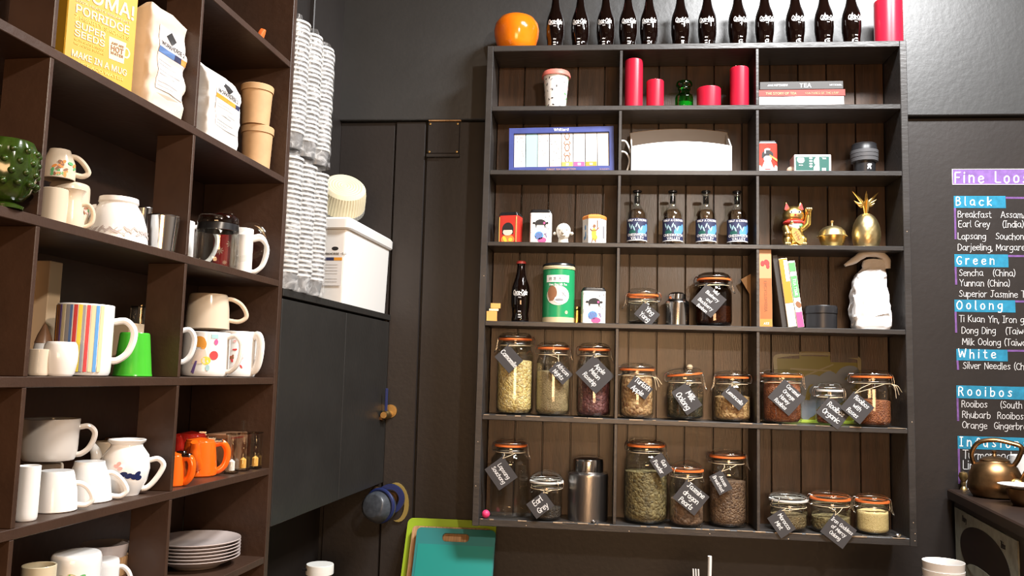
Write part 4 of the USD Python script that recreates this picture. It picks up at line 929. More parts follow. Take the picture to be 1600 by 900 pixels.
part(t, 'mouth', decal(LineString([(-.007 * k, .093 * k), (0, .096 * k), (.007 * k, .093 * k)]).buffer(.0009 * k), -.0325 * k, .0012), M['print_brown'], False)
for (x, z) in ((-.024, .008), (.024, .008), (-.025, .040), (.042, .119)):
    part(t, 'paw', cat(*[mv(trimesh.creation.icosphere(2, .0052 * k), ((x + dx) * k, (-.030 if z < .05 else -.028) * k, max(z * k, .0053 * k))) for dx in (-.006, 0, .006)]), M['pale_gold'], True, label='pale gold toes')
p, s = B(1300.5, 3, 2.55); R = 22.5 * s; H = 44 * s
t = thing('covered_bowl', 'small shiny brass bowl with domed lid and knob', 'bowl', p)
part(t, 'bowl', lathe([(0, 0), (R * .55, 0), (R * .72, H * .08), (R * .84, H * .26), (R * .88, H * .40), (R * .84, H * .40), (0, H * .36)], 40), M['gold'])
part(t, 'lid', lathe([(R * .86, H * .395), (R * 1.0, H * .385), (R * 1.01, H * .41), (R * .93, H * .46), (R * .84, H * .60), (R * .62, H * .72), (R * .35, H * .78), (R * .10, H * .80), (R * .07, H * .90), (R * .11, H * .94), (R * .12, H * .98), (0, H * 1.0)], 40), M['pale_gold'])
p, s = B(1354, 3, 2.555); R = 21 * s; H = 56 * s; HL = 92 * s
t = thing('pineapple_ornament', 'gold metal pineapple ornament with spiky leaves', 'ornament', p)
zz = np.linspace(0, H, 40)
pp = [(0, 0)] + [(R * (.80 + .2 * math.sin(min(1, z / (H * .35)) * PI / 2)) * (1 if z < H * .35 else math.sqrt(max(0, 1 - ((z - H * .35) / (H * .66)) ** 2.2))), z) for z in zz] + [(0, H * 1.003)]
m = lathe(pp, 48); v = m.vertices; aa = np.arctan2(v[:, 1], v[:, 0]); q = np.abs(np.sin(aa * 6 + v[:, 2] * 130)) * np.abs(np.sin(aa * 6 - v[:, 2] * 130))
sc_ = 1 + .02 * (np.sqrt(q) - .4); v[:, 0] *= sc_; v[:, 1] *= sc_
part(t, 'fruit', m, M['pale_gold'], 50)
for i, (a, o, hh) in enumerate([(0, .003, .36), (PI, .034, .35), (0, .034, .34), (PI, .030, .20), (0, .029, .23), (2.0, .018, .30), (4.3, .018, .26), (PI, .022, .15), (0, .024, .17), (1.57, .02, .2), (4.71, .014, .3)]):
    pth = curve([(.001, 0, H * .98), (.005, 0, H + (HL - H) * .35), (o * .7, 0, H + (HL - H) * hh / .36 * .75), (o * 1.15, 0, H + (HL - H) * hh / .36)], 4)
    n_ = len(pth); part(t, 'leaf', rot(tube(pth, [.0058 * math.sin(PI * (.25 + .72 * j / (n_ - 1))) for j in range(n_)], 8, (.35, 1)), a + (.1 if i else 0), (0, 0, 1)), M['gold'], 50)

# ================================================================ FOURTH ROW
p, s = B(770, 4, 2.53); 
t = thing('brass_blocks', 'two small yellow brass blocks stacked at the left end of the fourth row', 'ornament', p, .15)
part(t, 'block', rbox(.034, .03, .031, .001, (-.004, 0, 0)), M['brass']); part(t, 'block', rbox(.031, .03, .008, .001, (.002, 0, .031)), M['steel']); part(t, 'block', rbox(.032, .028, .017, .001, (.007, 0, .039)), M['brass'])
p, s = B(812.5, 4, 2.55)
cola_bottle('dark cola bottle with white script standing alone in the fourth row', p)
p, s = B(872, 4, 2.555); R = 25 * s; H = 93 * s
t = thing('tea_canister', 'tall green round tea canister with cream lid and oval picture', 'canister', p)
part(t, 'body', lathe([(0, 0), (R * .97, 0), (R, .002), (R, H * .90), (0, H * .9)], 44), M['tin_green'])
part(t, 'base_band', lathe([(R * .99, 0), (R * 1.01, .0005), (R * 1.01, H * .09), (R * .99, H * .09)], 44), M['tin_cream'])
part(t, 'lid', lathe([(R * .98, H * .89), (R * 1.03, H * .895), (R * 1.05, H * .93), (R * 1.0, H * .955), (0, H * .965)], 44), M['tin_cream'])
part(t, 'lid_rim', lathe([(R * 1.0, H * .95), (R * 1.04, H * .955), (R * 1.0, H * .985), (R * .9, H * 1.0), (0, H * .985)], 44), M['tin_black'])
W_ = lambda poly, o: wrapped(extr(poly, .0002), R, o)
part(t, 'label_strip', W_(rect(-R * .78, H * .67, R * .72, H * .79), .0004), M['print_white'], 60)
cj = lambda x, z, seg: [LineString([(x + a * .0011, z + b * .0011), (x + c * .0011, z + d_ * .0011)]).buffer(.0006) for a, b, c, d_ in seg]
z_ = H * .73
part(t, 'lettering', W_(unary_union(cj(-.024, z_, [(-3, 3, -3, -4), (3, 3, 3, -4), (-3, 3, 3, 3), (-2, 0, 2, 0), (0, 3, 0, -3)]) + cj(-.010, z_, [(-3, 3, -2, 2), (-3, -3, 3, -4), (-1, 3, 3, 3), (-1, 1, 3, 1), (1, 4, 1, -2), (-1, -1, 3, -1)]) + cj(.006, z_, [(0, 4, 0, -3), (-3, 2, 3, 2), (0, 2, -3, -3), (0, 2, 3, -3)]) + cj(.020, z_, [(0, 4, 0, -4), (-3, 0, -2, -2), (3, 0, 2, -2), (-1, 4, 1, 4)])), .0008), M['print_grey'], 60)
part(t, 'lettering', mv(W_(pen('Dong Ding Milk Tea', .006, 1.1, .1), .0005), (0, 0, H * .615)), M['print_white'], 60)
part(t, 'picture', W_(ell(0, H * .45, R * .74, H * .165), .0004), M['plaster_white'], 60)
part(t, 'picture', W_(unary_union([ell(-R * .36, H * .49, R * .30, H * .12), rect(-R * .55, H * .36, -R * .3, H * .46)]), .0007), M['print_brown'], 60)
part(t, 'picture', W_(unary_union([ell(R * .2, H * .38, R * .42, H * .07), ell(R * .25, H * .48, R * .26, H * .05)]), .0010), M['print_white'], 60)
part(t, 'picture', W_(unary_union([ell(R * .1, H * .375, R * .26, H * .022), LineString([(R * .25, H * .5), (R * .48, H * .44)]).buffer(.0012), LineString([(R * .4, H * .5), (R * .3, H * .45)]).buffer(.0009)]), .0013), M['print_grey'], 60)
part(t, 'picture', W_(ell(R * .56, H * .17, .005, H * .03), .0005), M['tin_cream'], 60)
p, s = B(901, 4, 2.60); R = 7.5 * s
t = thing('gold_jar', 'tiny gold glass jar squeezed between green canister and white tin', 'jar', p)
part(t, 'body', lathe([(0, 0), (R, 0), (R, 22 * s), (R * .8, 24 * s), (0, 24 * s)], 24), M['gold']); part(t, 'lid', lathe([(R * .85, 24 * s), (R * .85, 28 * s), (0, 28 * s)], 24), M['pale_gold'])
t, w, h, yf = tin('tea_tin', 'white tea tin with a black haired doll, right of the tall green canister', 4, 908, 945, 449, 505, 2.52, M['tin_white'], M['tin_black'], rz=.12); doll_white(t, w, h, yf)
jar('small squat clip-top jar with orange seal, nearly empty, beside the steel tea shaker', 4, 1004, 451, 508, 51, 2.565, C['dark'], .06, (1011, 491, 31, 25, 40, ['Ying', 'Yang'], 7.5), latch=-1, lidh=.02, neck=.86)
p, s = B(1058, 4, 2.55); R = 18.5 * s; H = 53 * s
t = thing('tea_caddy', 'small polished steel tea caddy in the middle compartment of the fourth row', 'caddy', p)
part(t, 'body', lathe([(0, 0), (R * .95, 0), (R, .002), (R, H * .66), (R * .94, H * .72), (R * .72, H * .78), (R * .7, H * .8), (0, H * .8)], 40), M['steel']); part(t, 'lid', lathe([(R * .72, H * .78), (R * .74, H * .79), (R * .72, H * .93), (R * .55, H * .98), (R * .2, H), (0, H)], 40), M['steel'])
jar('clip-top jar of dark tea with large tag reading Wild Blueberry and Blackberry', 4, 1115, 427, 511, 56, 2.565, C['rooibos'], .42, (1107.5, 469.5, 39, 37, 40, ['Wild', 'Blueberry', 'and', 'Blackberry', 'Bonbon'], 5.2), latch=1, glass='glass_dark')
p, s = B(1170, 4, 2.60)
tri = Polygon([(-.024, .150), (.010, .170), (.010, .060), (.006, .0), (.0035, .0), (.002, .105)])
solo('wooden_wedge', 'pointed light brown wooden wedge leaning by the divider left of the books', 'wedge', mv(upright(extr(tri, .006)), (0, 0, 0)), M['kraft'], p, smooth=False)
def stand_book(label, u0t, u1t, u0b, u1b, vt, row, mt, y=2.51, dep=.125, extra=None, coverm=None):
    """upright book whose spine's top and bottom edges lie between the given picture columns"""
    uc = (u0b + u1b) / 2; p, s = B(uc, row, y); w = (u1b - u0b) * s; H = on_y(uc, vt, y)[2] - p[2]
    lean = math.atan2(((u0t + u1t) - (u0b + u1b)) / 2 * s, H)
    hh = (H - abs(math.sin(lean)) * w * .5) / math.cos(lean) * .995
    t = thing('book', label, 'book', (p[0], p[1] + dep / 2, p[2] + abs(math.sin(lean)) * w / 2), 0, None, (0, lean))
    part(t, 'spine', rbox(w, .004, hh, .0012, (0, -dep / 2 + .002, 0)), mt)
    part(t, 'cover', cat(rbox(.0022, dep - .005, hh, .0006, (-w / 2 + .0011, .0025, 0)), rbox(.0022, dep - .005, hh, .0006, (w / 2 - .0011, .0025, 0))), coverm or mt)
    part(t, 'pages', rbox(w - .0046, dep - .012, hh - .006, .0006, (0, .002, .003)), M['book_pages'])
    return t, w, hh, -dep / 2 - .0003
def down(m): return rot(m, PI / 2, (0, 1, 0))
t, w, h, Y = stand_book('orange spined book standing upright against the divider in the fourth row', 1185, 1206, 1186, 1207, 388, 4, M['book_peach'])
part(t, 'spine_panel', decal(rect(-w / 2 + .004, h * .10, w / 2 - .001, h * .62), Y), M['book_orange'], False)
part(t, 'spine_panel', decal(rect(-w / 2 + .004, .001, w / 2 - .001, h * .10), Y - .0002), M['print_orange'], False)
part(t, 'spine_lettering', mv(down(flat_at(block('ENCYCLOPEDIA', .0085, False), 0, 0)), (-.003, Y - .0006, h * .39)), M['print_brown'], False)
part(t, 'picture', decal(unary_union([ell(-.006, h * .81, .006, .008), ell(.006, h * .82, .007, .010, 30), ell(.009, h * .77, .005, .006)]), Y), M['print_red'], False)
part(t, 'spine_lettering', flat_at(block('AZZ', .006), .002, h * .03, Y - .0006), M['print_white'], False)
t, w, h, Y = stand_book('thin dark grey book leaning left, second in the fourth row of books', 1208, 1216, 1222, 1230, 398, 4, M['book_dark'], 2.52)
t, w, h, Y = stand_book('cream and orange book leaning left between the dark and the green spines', 1218, 1231, 1232, 1245, 403, 4, M['book_cream'], 2.512)
part(t, 'spine_panel', decal(rect(-w / 2 + .001, h * .35, w / 2 - .001, h * .99), Y), M['print_amber'], False); part(t, 'spine_panel', decal(rect(w * .0, h * .66, w / 2 - .001, h * .97), Y - .0003), M['print_white'], False)
t, w, h, Y = stand_book('white book with green and pink spine leaning at the right end of the books', 1233, 1243, 1246.5, 1257, 407, 4, M['book_white'], 2.515)
part(t, 'spine_panel', decal(rect(-w / 2 + .001, h * .84, w / 2 - .001, h * .97), Y), M['print_palegreen'], False); part(t, 'spine_panel', decal(rect(-w / 2 + .001, h * .45, w / 2 - .001, h * .77), Y), M['print_palegreen'], False)
part(t, 'spine_panel', decal(rect(-w / 2 + .001, .001, w / 2 - .001, h * .23), Y), M['print_pink'], False); part(t, 'picture', decal(ell(.002, h * .34, .007, .010, 30), Y), M['print_brown'], False)
part(t, 'spine_lettering', mv(down(flat_at(block('TEA TIME', .008), 0, 0)), (-.004, Y - .0004, h * .60)), M['print_white'], False)
p, s = B(1283.5, 4, 2.58); R = 24 * s; H = 37 * s
t = thing('round_tin', 'low black round tin between the books and the white paper bag', 'tin', p)
part(t, 'body', lathe([(0, 0), (R * .94, 0), (R * .96, .002)] + [(R * (.96 + (.006 if i % 2 else 0)), H * (.1 + .055 * i)) for i in range(11)] + [(0, H * .7)], 40), M['cup_black'])
part(t, 'lid', lathe([(R * .97, H * .66), (R, H * .67), (R, H * .93), (R * .96, H * .99), (R * .3, H), (0, H)], 40), M['cup_black'])
def crumple(m, amp, sc, seed):
    v = m.vertices; n = np.stack([meshkit.noise(v * sc, seed + i) - .5 for i in range(3)], 1) + .5 * np.stack([meshkit.noise(v * sc * 2.3, seed + 5 + i) - .5 for i in range(3)], 1)
    z0 = v[:, 2].min(); k = np.clip((v[:, 2] - z0) / .02, 0, 1)[:, None]; v += n * amp * k; v[:, 2] = np.maximum(v[:, 2], z0); return m
p, s = B(1361, 4, 2.56); k = s
sec = [(0, 0, 48, 34, .4), (0, 6, 56, 38, .35), (-1, 25, 58, 38, .35), (-2, 50, 55, 34, .4), (-1, 72, 50, 28, .4), (2, 88, 42, 20, .5), (6, 98, 36, 13, .6), (8, 105, 38, 12, .6), (9, 111, 36, 10, .6)]
bag = loft([superell(cx * k, 0, z * k, w_ * k, d_ * k, e, 56) for cx, z, w_, d_, e in [tuple(np.array(sec[i]) * (1 - f) + np.array(sec[i + 1]) * f) for i in range(len(sec) - 1) for f in (0, .25, .5, .75)] + [sec[-1]]])
t = thing('paper_bag', 'white paper bag with its top folded over, right end of the fourth row', 'bag', p)
part(t, 'bag', crumple(bag, .010, 55, 4), M['bright_paper'], 25)
fr_ = curve([(26 * k, .004, 98 * k), (24 * k, 0, 112 * k), (10 * k, -.006, 121 * k), (-10 * k, -.010, 119 * k), (-27 * k, -.013, 108 * k), (-40 * k, -.016, 101 * k)], 6)
fo = tube(fr_, np.interp(np.linspace(0, 1, len(fr_)), [0, .2, .5, .8, 1], [.016, .017, .016, .014, .006]), 14, (.9, .72))
part(t, 'folded_top', crumple(fo, .004, 90, 9), M['white_paper'], 30)

# ================================================================ FIFTH ROW
jar('tall clip-top jar of pale yellow camomile, fifth row', 5, 803, 520, 647, 57, 2.57, C['camomile'], .72, (795, 560.5, 34, 29, 47, ['Camomile'], 7.5), latch=-1)
jar('clip-top jar of fine pale brown tea, between the yellow and the dark berry jar', 5, 863, 534, 649, 54, 2.57, C['pale'], .66, (876, 582, 31, 22, 44, ['African', 'Nights'], 6.5), latch=1, bow=None)
jar('clip-top jar of dark red berry tea, third in the left compartment of the fifth row', 5, 927, 536, 651, 53, 2.57, C['berry'], .62, (929.5, 585, 45, 40, 45, ['Apple', 'Melon', 'Rosehip'], 7.2), latch=1)
jar('clip-top jar packed full, with tag reading Turkish Apple', 5, 994.5, 567, 653, 53, 2.57, C['apple'], .92, (1000, 605.5, 34, 21, 36, ['Turkish', 'Apple'], 8), latch=1, neck=.9, bow=1, shoulder=.1)
jar('clip-top jar of dark oolong with its lid sprung open and a gold knob', 5, 1070, 577, 655, 58, 2.57, C['oolong'], .5, (1073, 623, 42, 28, 55, ['Milk', 'Oolong'], 9), latch=1, tilt=-.10, neck=.84, knob=True)
jar('short clip-top jar of pale orange lemon tea, right side of the middle compartment', 5, 1144, 579, 659, 57, 2.57, C['lemon'], .56, (1148, 621, 36, 21, 42, ['Lemoncello'], 6), latch=-1, neck=.80)
jar('wide clip-top jar of red rooibos, left of the small rooibos jar and olive dish', 5, 1222, 577, 663, 60, 2.55, C['rooibos'], .9, (1229, 621, 42, 38, 42, ['Caramel', 'Orange', 'Honey', 'Rooibos'], 6), latch=1, neck=.92, shoulder=.1)
jar('smallest jar of red rooibos with frosted glass lid, between two bigger rooibos jars', 5, 1297, 597, 666, 43, 2.545, C['rooibos'], .42, (1302, 645, 41, 33, 38, ['Rooibos', 'Organic'], 8), seal='rubber_white', latch=1, neck=.84, lidh=.022)
jar('wide clip-top jar of rooibos at the right end of the fifth row', 5, 1363, 578, 667, 58, 2.55, C['rooibos'], .52, (1339, 637, 38, 34, 40, ['Rooibos', 'with', 'Roses'], 7), latch=1, neck=.93, shoulder=.1, bow=1)
p, s = B(1279, 5, 2.635); k = s
t = thing('glass_dish', 'olive green rectangular dish with grey swirls, standing behind the rooibos jars', 'dish', p, 0, None, (math.radians(-4), 0))
xs = np.linspace(-1, 1, 21)
pl = Polygon([(-62 * k, 0), (62 * k, 0)] + [(66 * k * x, (104 + 7 * (1 - x * x)) * k) for x in xs[::-1]]).buffer(-.012).buffer(.012)
part(t, 'plate', upright(extr(pl, .005)), M['olive_plate'], False)
part(t, 'rim', mv(upright(extr(pl.buffer(.003).difference(pl.buffer(-.008)), .007)), (0, .001, 0)), M['olive_rim'], False)
sw = [curve([(-30, 30), (-20, 62), (-4, 68), (2, 60), (-6, 50)], 6), curve([(-8, 25), (2, 60), (18, 74), (26, 66), (18, 58)], 6), curve([(14, 30), (26, 58), (40, 80), (56, 82), (52, 66), (40, 60)], 6), curve([(-20, 12), (0, 34), (24, 36), (44, 50)], 6)]
part(t, 'swirl', mv(upright(extr(unary_union([LineString(q * k).buffer(7.5 * k) for q in sw]).union(ell(-18 * k, 22 * k, 16 * k, 14 * k)), .0008)), (0, -.0052, 0)), M['slate_swirl'], False)
part(t, 'streak', mv(upright(extr(unary_union([LineString([(-40 * k, 84 * k), (20 * k, 82 * k)]).buffer(1.4 * k), LineString([(-18 * k, 74 * k), (24 * k, 92 * k)]).buffer(1.1 * k)]), .0006)), (0, -.0051, 0)), M['olive_rim'], False)
part(t, 'foot', bx(-62 * k, 62 * k, -.016, .001, 0, 5 * k), M['lime_base'])

# ================================================================ SIXTH ROW
p, s = B(759, 6, 2.515)
solo('ball', 'tiny bright pink ball in the bottom left corner of the wall shelf', 'ball', mv(trimesh.creation.icosphere(3, 6.3 * s), (0, 0, 6.3 * s)), M['pink_ball'], p, smooth=True)
jar('tall clip-top jar almost empty, left end of the bottom row', 6, 795.5, 685, 803, 62, 2.581, None, .05, (783, 739.5, 39, 35, 53, ['Lapsang', 'Souchong'], 6.5), latch=1, neck=.72)
jar('small clip-top jar with white seal, between the tall empty jar and steel canister', 6, 853, 740, 812, 50, 2.546, C['black'], .3, (844, 789, 34, 27, -38, ['Earl', 'Grey'], 8.5), spin=-.7, seal='rubber_white', latch=-1, dome=True, lidh=.020, neck=.95, shoulder=.08)
p, s = B(918, 6, 2.565); R = 31 * s; H = 98 * s
t = thing('tea_canister', 'large dull steel tea canister with domed lid in the bottom row', 'canister', p)
part(t, 'body', lathe([(0, 0), (R * .97, 0), (R, .003), (R, H * .70), (R * .97, H * .735), (R * .74, H * .755), (R * .72, H * .78), (0, H * .78)], 48), M['brushed_steel'])
part(t, 'lid', lathe([(R * .74, H * .765), (R * .76, H * .77), (R * .76, H * .92), (R * .72, H * .96), (R * .5, H * .99), (0, H)], 48), M['steel'])
def spoon(label, u0, u1, v, bu):
    q0 = on_y(u0, v, 2.508); q1 = on_y(u1, v, 2.508)
    p, s = B((u0 + u1) / 2, 6, 2.511); L_ = (u1 - u0) * s
    t = thing('tea_spoon', label, 'spoon', p)
    part(t, 'handle', rbox(L_ * .78, .006, .0016, .0005, (-L_ * .11, 0, 0)), M['steel'])
    part(t, 'bowl', mv(lathe([(0, 0), (.006, .0008), (.0095, .005), (.0105, .0075), (.0098, .0075), (.006, .0022), (0, .0016)], 20), (L_ * .5 - .009, .0, 0)), M['steel'])
spoon('short steel scoop lying in front of the large steel canister', 872, 932, 812, 0)
spoon('short steel scoop lying at the right end of the bottom row', 1347, 1407, 836, 0)
jar('biggest clip-top jar, full of loose greenish tea leaves, beside the jasmine pearls', 6, 1008.5, 685, 819, 69, 2.574, C['green'], .68, (1033, 727, 32, 22, 56, ['Gun', 'Powder'], 6.5), latch=1, neck=.76)
jar('clip-top jar with tag reading Jasmine dragon Pearls', 6, 1073, 723, 818, 54, 2.545, C['pearl'], .48, (1079.5, 777, 42, 37, 38, ['Jasmine', 'dragon', 'Pearls'], 8), latch=1, spin=.6, neck=.86, dome=True)
jar('tall clip-top jar of brown leaves, right of the Jasmine dragon Pearls jar', 6, 1137, 702, 824, 59, 2.575, C['assam'], .66, (1126, 754, 32, 22, 60, ['Assam', 'Breakfast'], 5.5), latch=1, neck=.84, bow=None)
jar('small jar with white seal beside the Iron Goddess of Mercy jar', 6, 1232, 769, 831, 57, 2.555, C['moss'], .52, (1221, 818, 36, 27, 55, ['Morocco', 'Mint'], 6.5), spin=.75, seal='rubber_white', latch=1, neck=.92, shoulder=.08)
jar('small clip-top jar with large tag reading Iron Goddess of Mercy', 6, 1298, 767, 830, 60, 2.555, C['green'], .45, (1310, 829.5, 41, 36, 37, ['Iron Goddess', 'of Mercy', 'Oolong'], 5.8), latch=1, neck=.90, shoulder=.08)
jar('small clip-top jar of mustard yellow powder, right end of the bottom row', 6, 1364, 771, 832, 50, 2.56, C['mustard'], .72, None, latch=1, neck=.90, shoulder=.1)

# ================================================================ LEFT SHELVING: WHAT STANDS IN IT
def side(q): return math.atan2(q[1], q[0]) - PI / 2
def zat(q, u, v):
    d = ray(u, v); k = math.hypot(q[0], q[1]) / math.hypot(d[0], d[1]); return EYE[2] + d[2] * k
def lmug(name, label, cat_, shelf, u0, u1, vt, mt, p=.07, vb=None, turn=0., **kw):
    """cup by its picture columns and top row; vb only where it does not stand on the board"""
    z = LT[shelf] if isinstance(shelf, str) else shelf
    q, s, t_ = L((u0 + u1) / 2, z, p)
    if vb is not None: q = np.array([q[0], q[1], zat(q, (u0 + u1) / 2, vb)])
    H = zat(q, (u0 + u1) / 2, vt) - q[2]
    return mug(name, label, cat_, q, (u1 - u0) / 2 * s, H, mt, side(q) + turn, **kw), q, (u1 - u0) / 2 * s, H
# ---- top compartment row: groceries
z = LT['S1']
YAWB = .32                                                          # the box is turned a little toward the room
qf, s, tf = L(153, z, .052); W = .125; H = .205; dB = .05
nf = np.array([math.cos(RZL - YAWB + PI / 2), math.sin(RZL - YAWB + PI / 2), 0])
t = thing('porridge_box', 'yellow porridge box with cream lettering and a mug picture', 'box', qf + nf * dB / 2, RZL - YAWB)
part(t, 'body', rbox(W, dB, H, .0015), M['yellow_card'])
Y = -dB / 2 - .0003
def zr_(v): return zat(qf, 153, v) - qf[2]
def bt(text, h, x, z_, m, bold=True, wmax=None):
    b = block(text, h, bold)
    if wmax:
        w_ = b.bounds[1][0] - b.bounds[0][0]; b.vertices[:, 0] *= wmax / w_
    part(t, 'lettering', flat_at(b, x, z_, Y), M[m], False)
bt('MOMA!', .024, .002, zr_(10), 'print_cream', wmax=W * .86)
bt('100% HEARTY BREAKFAST', .0042, 0, zr_(19), 'print_cream', False, W * .8)
bt('PORRIDGE', .0135, 0, zr_(35.5), 'print_cream', wmax=W * .78)
bt('7 HEARTY SACHETS', .0062, 0, zr_(45), 'print_yellow', False, W * .8)
bt('SUPER', .0105, -W * .17, zr_(58), 'print_cream', wmax=W * .43); bt('SEEDS', .0105, -W * .17, zr_(71), 'print_cream', wmax=W * .43)
bt('WITH OATS & SEEDS', .0034, -W * .17, zr_(78), 'print_yellow', False, W * .42); bt('NO ADDED SUGAR', .0034, -W * .17, zr_(84), 'print_yellow', False, W * .42)
bt('MAKE IN A MUG', .0105, 0, zr_(103), 'print_cream', wmax=W * .80); bt('JUST ADD WATER', .005, .0, zr_(113), 'print_yellow', wmax=W * .7)
mx, mz, mw, mh = W * .23, zr_(68), W * .125, .0185
mg = unary_union([Polygon([(mx - mw * .9, mz - mh), (mx + mw * .9, mz - mh), (mx + mw * 1.05, mz + mh), (mx - mw * 1.05, mz + mh)]), ell(mx + mw * 1.1, mz + .002, mw * .5, .0095).difference(ell(mx + mw * 1.1, mz + .002, mw * .30, .0065))])
part(t, 'mug_picture', decal(mg, Y + .0003), M['print_cream'], False)
Y -= .0005
bt('JUST ADD', .0036, mx, mz + .0075, 'print_brown', wmax=mw * 1.5); bt('HOT', .0088, mx, mz - .0035, 'print_brown', wmax=mw * 1.5); bt('WATER', .0042, mx, mz - .0095, 'print_brown', wmax=mw * 1.5)
def coffee_bag(label, u_edge, u1, p0, dpt, vt_edge, shelf, mt, seed, bars, fold):
    z = LT[shelf]; q0, s, t0 = L(u_edge, z, p0); q1, _, t1 = L(u1, z, p0)
    w = t1 - t0; H = zat(q0, u_edge, vt_edge) - q0[2]
    t = thing('coffee_bag', label, 'bag', LU((t0 + t1) / 2, p0 + dpt / 2, z), RZL)
    rings = []
    for f in np.linspace(0, 1, 26):
        k_ = 1 - max(0, f - .78) / .22
        dd = dpt * (.90 + .10 * math.sin(min(1, f * 5) * PI / 2)) * (k_ ** .8 * .88 + .12)
        ww = w * (.97 + .03 * math.sin(min(1, f * 5) * PI / 2)) * (1 - .03 * (1 - k_))
        rings.append(superell(0, (dpt - dd) * .5 * (-.9 if fold else -.2), f * H, ww, dd, .16, 64))
    m = crumple(loft(rings), .0075, 42, seed)
    part(t, 'bag', m, mt, 22)
    # the printed label is glued on and follows the paper's creases
    from scipy.interpolate import LinearNDInterpolator
    vf = m.vertices[(m.vertices[:, 1] < -dpt * .10) & (np.abs(m.vertices[:, 0]) < w * .49)]
    fy = LinearNDInterpolator(vf[:, [0, 2]], vf[:, 1], fill_value=-dpt * .45)
    def glued(mesh_, off):
        v_, f_ = trimesh.remesh.subdivide_to_size(mesh_.vertices, mesh_.faces, .006, max_iter=12)
        v_ = np.array(v_); y_ = np.array(fy(v_[:, 0], v_[:, 1])); return TM(np.stack([v_[:, 0], y_ - off - v_[:, 2], v_[:, 1]], 1), f_)
    lw, lh, lz = w * .80, H * .62, H * .22
    part(t, 'label', glued(extr(rect(-lw * .42, lz, lw * .52, lz + lh), .0003), .0008), M['label_grey' if fold else 'label_paper'], 40)
    zc = lz + lh * .88; part(t, 'logo', glued(extr(Polygon([(0, zc + .012), (.014 * w / .1, zc), (0, zc - .012), (-.014 * w / .1, zc)]), .0002), .0014), M['print_black'], 40)
    bt_ = block('WORKHORSE 2', .0078, False); k_ = lw * .78 / (bt_.bounds[1][0] - bt_.bounds[0][0]); bt_.vertices[:, 0] *= k_; bt_.vertices[:, 2] *= .5
    part(t, 'lettering', glued(mv(bt_, (lw * .04, lz + lh * .70, 0)), .0014), M['print_black'], 40)
    xx = [-lw * .42, lw * .10, lw * .34, lw * .52]
    for k_ in range(3): part(t, 'label_bar', glued(extr(rect(xx[k_], lz + lh * .57, xx[k_ + 1], lz + lh * .66), .0002), .0014), M[bars[k_]], 40)
    for i, zz_ in enumerate((.46, .40, .30, .24, .12, .06)):
        part(t, 'lettering', glued(extr(rect(-lw * .36, lz + lh * zz_, lw * (.1 + .3 * ((i * 7) % 5) / 5), lz + lh * zz_ + .0014), .0002), .0014), M['chalk_soft'], 40)
    return t
coffee_bag('tall cream paper coffee bag with blue and orange label, beside the yellow box', 232, 286.5, .02, .105, 2, 'S1', M['cream_paper'], 3, ('print_blue', 'print_navy', 'print_orange'), True)
coffee_bag('shorter white paper coffee bag with yellow and navy label, beside the brown paper tubs', 325, 374, .015, .085, 92, 'S1', M['bright_paper'], 8, ('print_amber', 'print_amber', 'print_navy'), False)
kz = LT['S1']
for i, (lab, vt) in enumerate((('brown paper tub, lower one of the two stacked', 200), ('brown paper tub, upper one of the two stacked', 136))):
    q, s, _ = L(399, kz, .048); R = 24.5 * s; H = zat(q, 401, vt) - q[2]
    t = thing('paper_tub', lab + ' beside the white coffee bag', 'tub', q)
    part(t, 'body', lathe([(0, 0), (R * .84, 0), (R * .85, .002), (R * .96, H * .9), (0, H * .9)], 40), M['kraft'])
    part(t, 'lid', lathe([(R * .97, H * .84), (R * 1.02, H * .845), (R * 1.03, H * .985), (R, H), (R * .95, H), (R * .93, H * .97), (0, H * .97)], 40), M['kraft'])
    kz += H + .0005
q, s, _ = L(403, LT['S0'], .03)
solo('plastic_clip', 'small orange red plastic clip on the uppermost visible shelf', 'clip', mv(rot(loft([superell(0, 0, zz_, w_, .012, .5, 20) for zz_, w_ in ((0, .012), (.012, .018), (.026, .014), (.033, .006))]), .35, (1, 0, 0)), (0, 0, .002)), M['rubber_orange'], q, RZL)

# ---- second row of compartments
z = LT['S2']
q, s, _ = L(8, z, .016)
R = 41 * s; H = zat(q, 8, 222) - q[2]
t = thing('glass_goblet', 'dark green knobbly glass bowl at the left edge of the picture', 'glass', q)
zb0 = H * .12
gm = lathe(shell([(R * .5, zb0), (R * .8, H * .25), (R, H * .55), (R * .96, H * .85), (R * .82, H)], .004), 48, None)
v = gm.vertices; a = np.arctan2(v[:, 1], v[:, 0]); bmp = np.abs(np.sin(a * 6) * np.sin(v[:, 2] * 140)); v[:, :2] *= (1 + .07 * bmp)[:, None]
part(t, 'bowl', gm, M['glass_moss'], 60); part(t, 'foot', lathe([(0, 0), (R * .6, 0), (R * .62, .004), (R * .3, H * .10), (R * .5, zb0 + .002), (0, zb0 + .002)], 32), M['glass_moss'], 60)
part(t, 'boss', cat(*[mv(trimesh.creation.icosphere(1, R * .14), (R * .97 * math.cos(a_ + .26 * (j % 2)), R * .97 * math.sin(a_ + .26 * (j % 2)), H * (.36 + .16 * j))) for j in range(4) for a_ in np.arange(0, 6.28, .52)]), M['glass_moss'], True, kind='stuff')
tk = dict(n=36)
def floral(t, R, z0, dth, cols=('print_rose', 'print_brown', 'print_palegreen'), seed=1, spread=.8, zs=.012, sc=1.):
    rr = random.Random(seed)
    for c in cols:
        g = unary_union([affinity.rotate(ell(rr.uniform(-spread, spread) * R, rr.uniform(-zs, zs), rr.uniform(.0025, .005) * sc, rr.uniform(.0016, .0028) * sc), rr.uniform(0, 180)) for _ in range(7)])
        cone_wrap(t, 'flower_print', g, R, z0, M[c], dth)
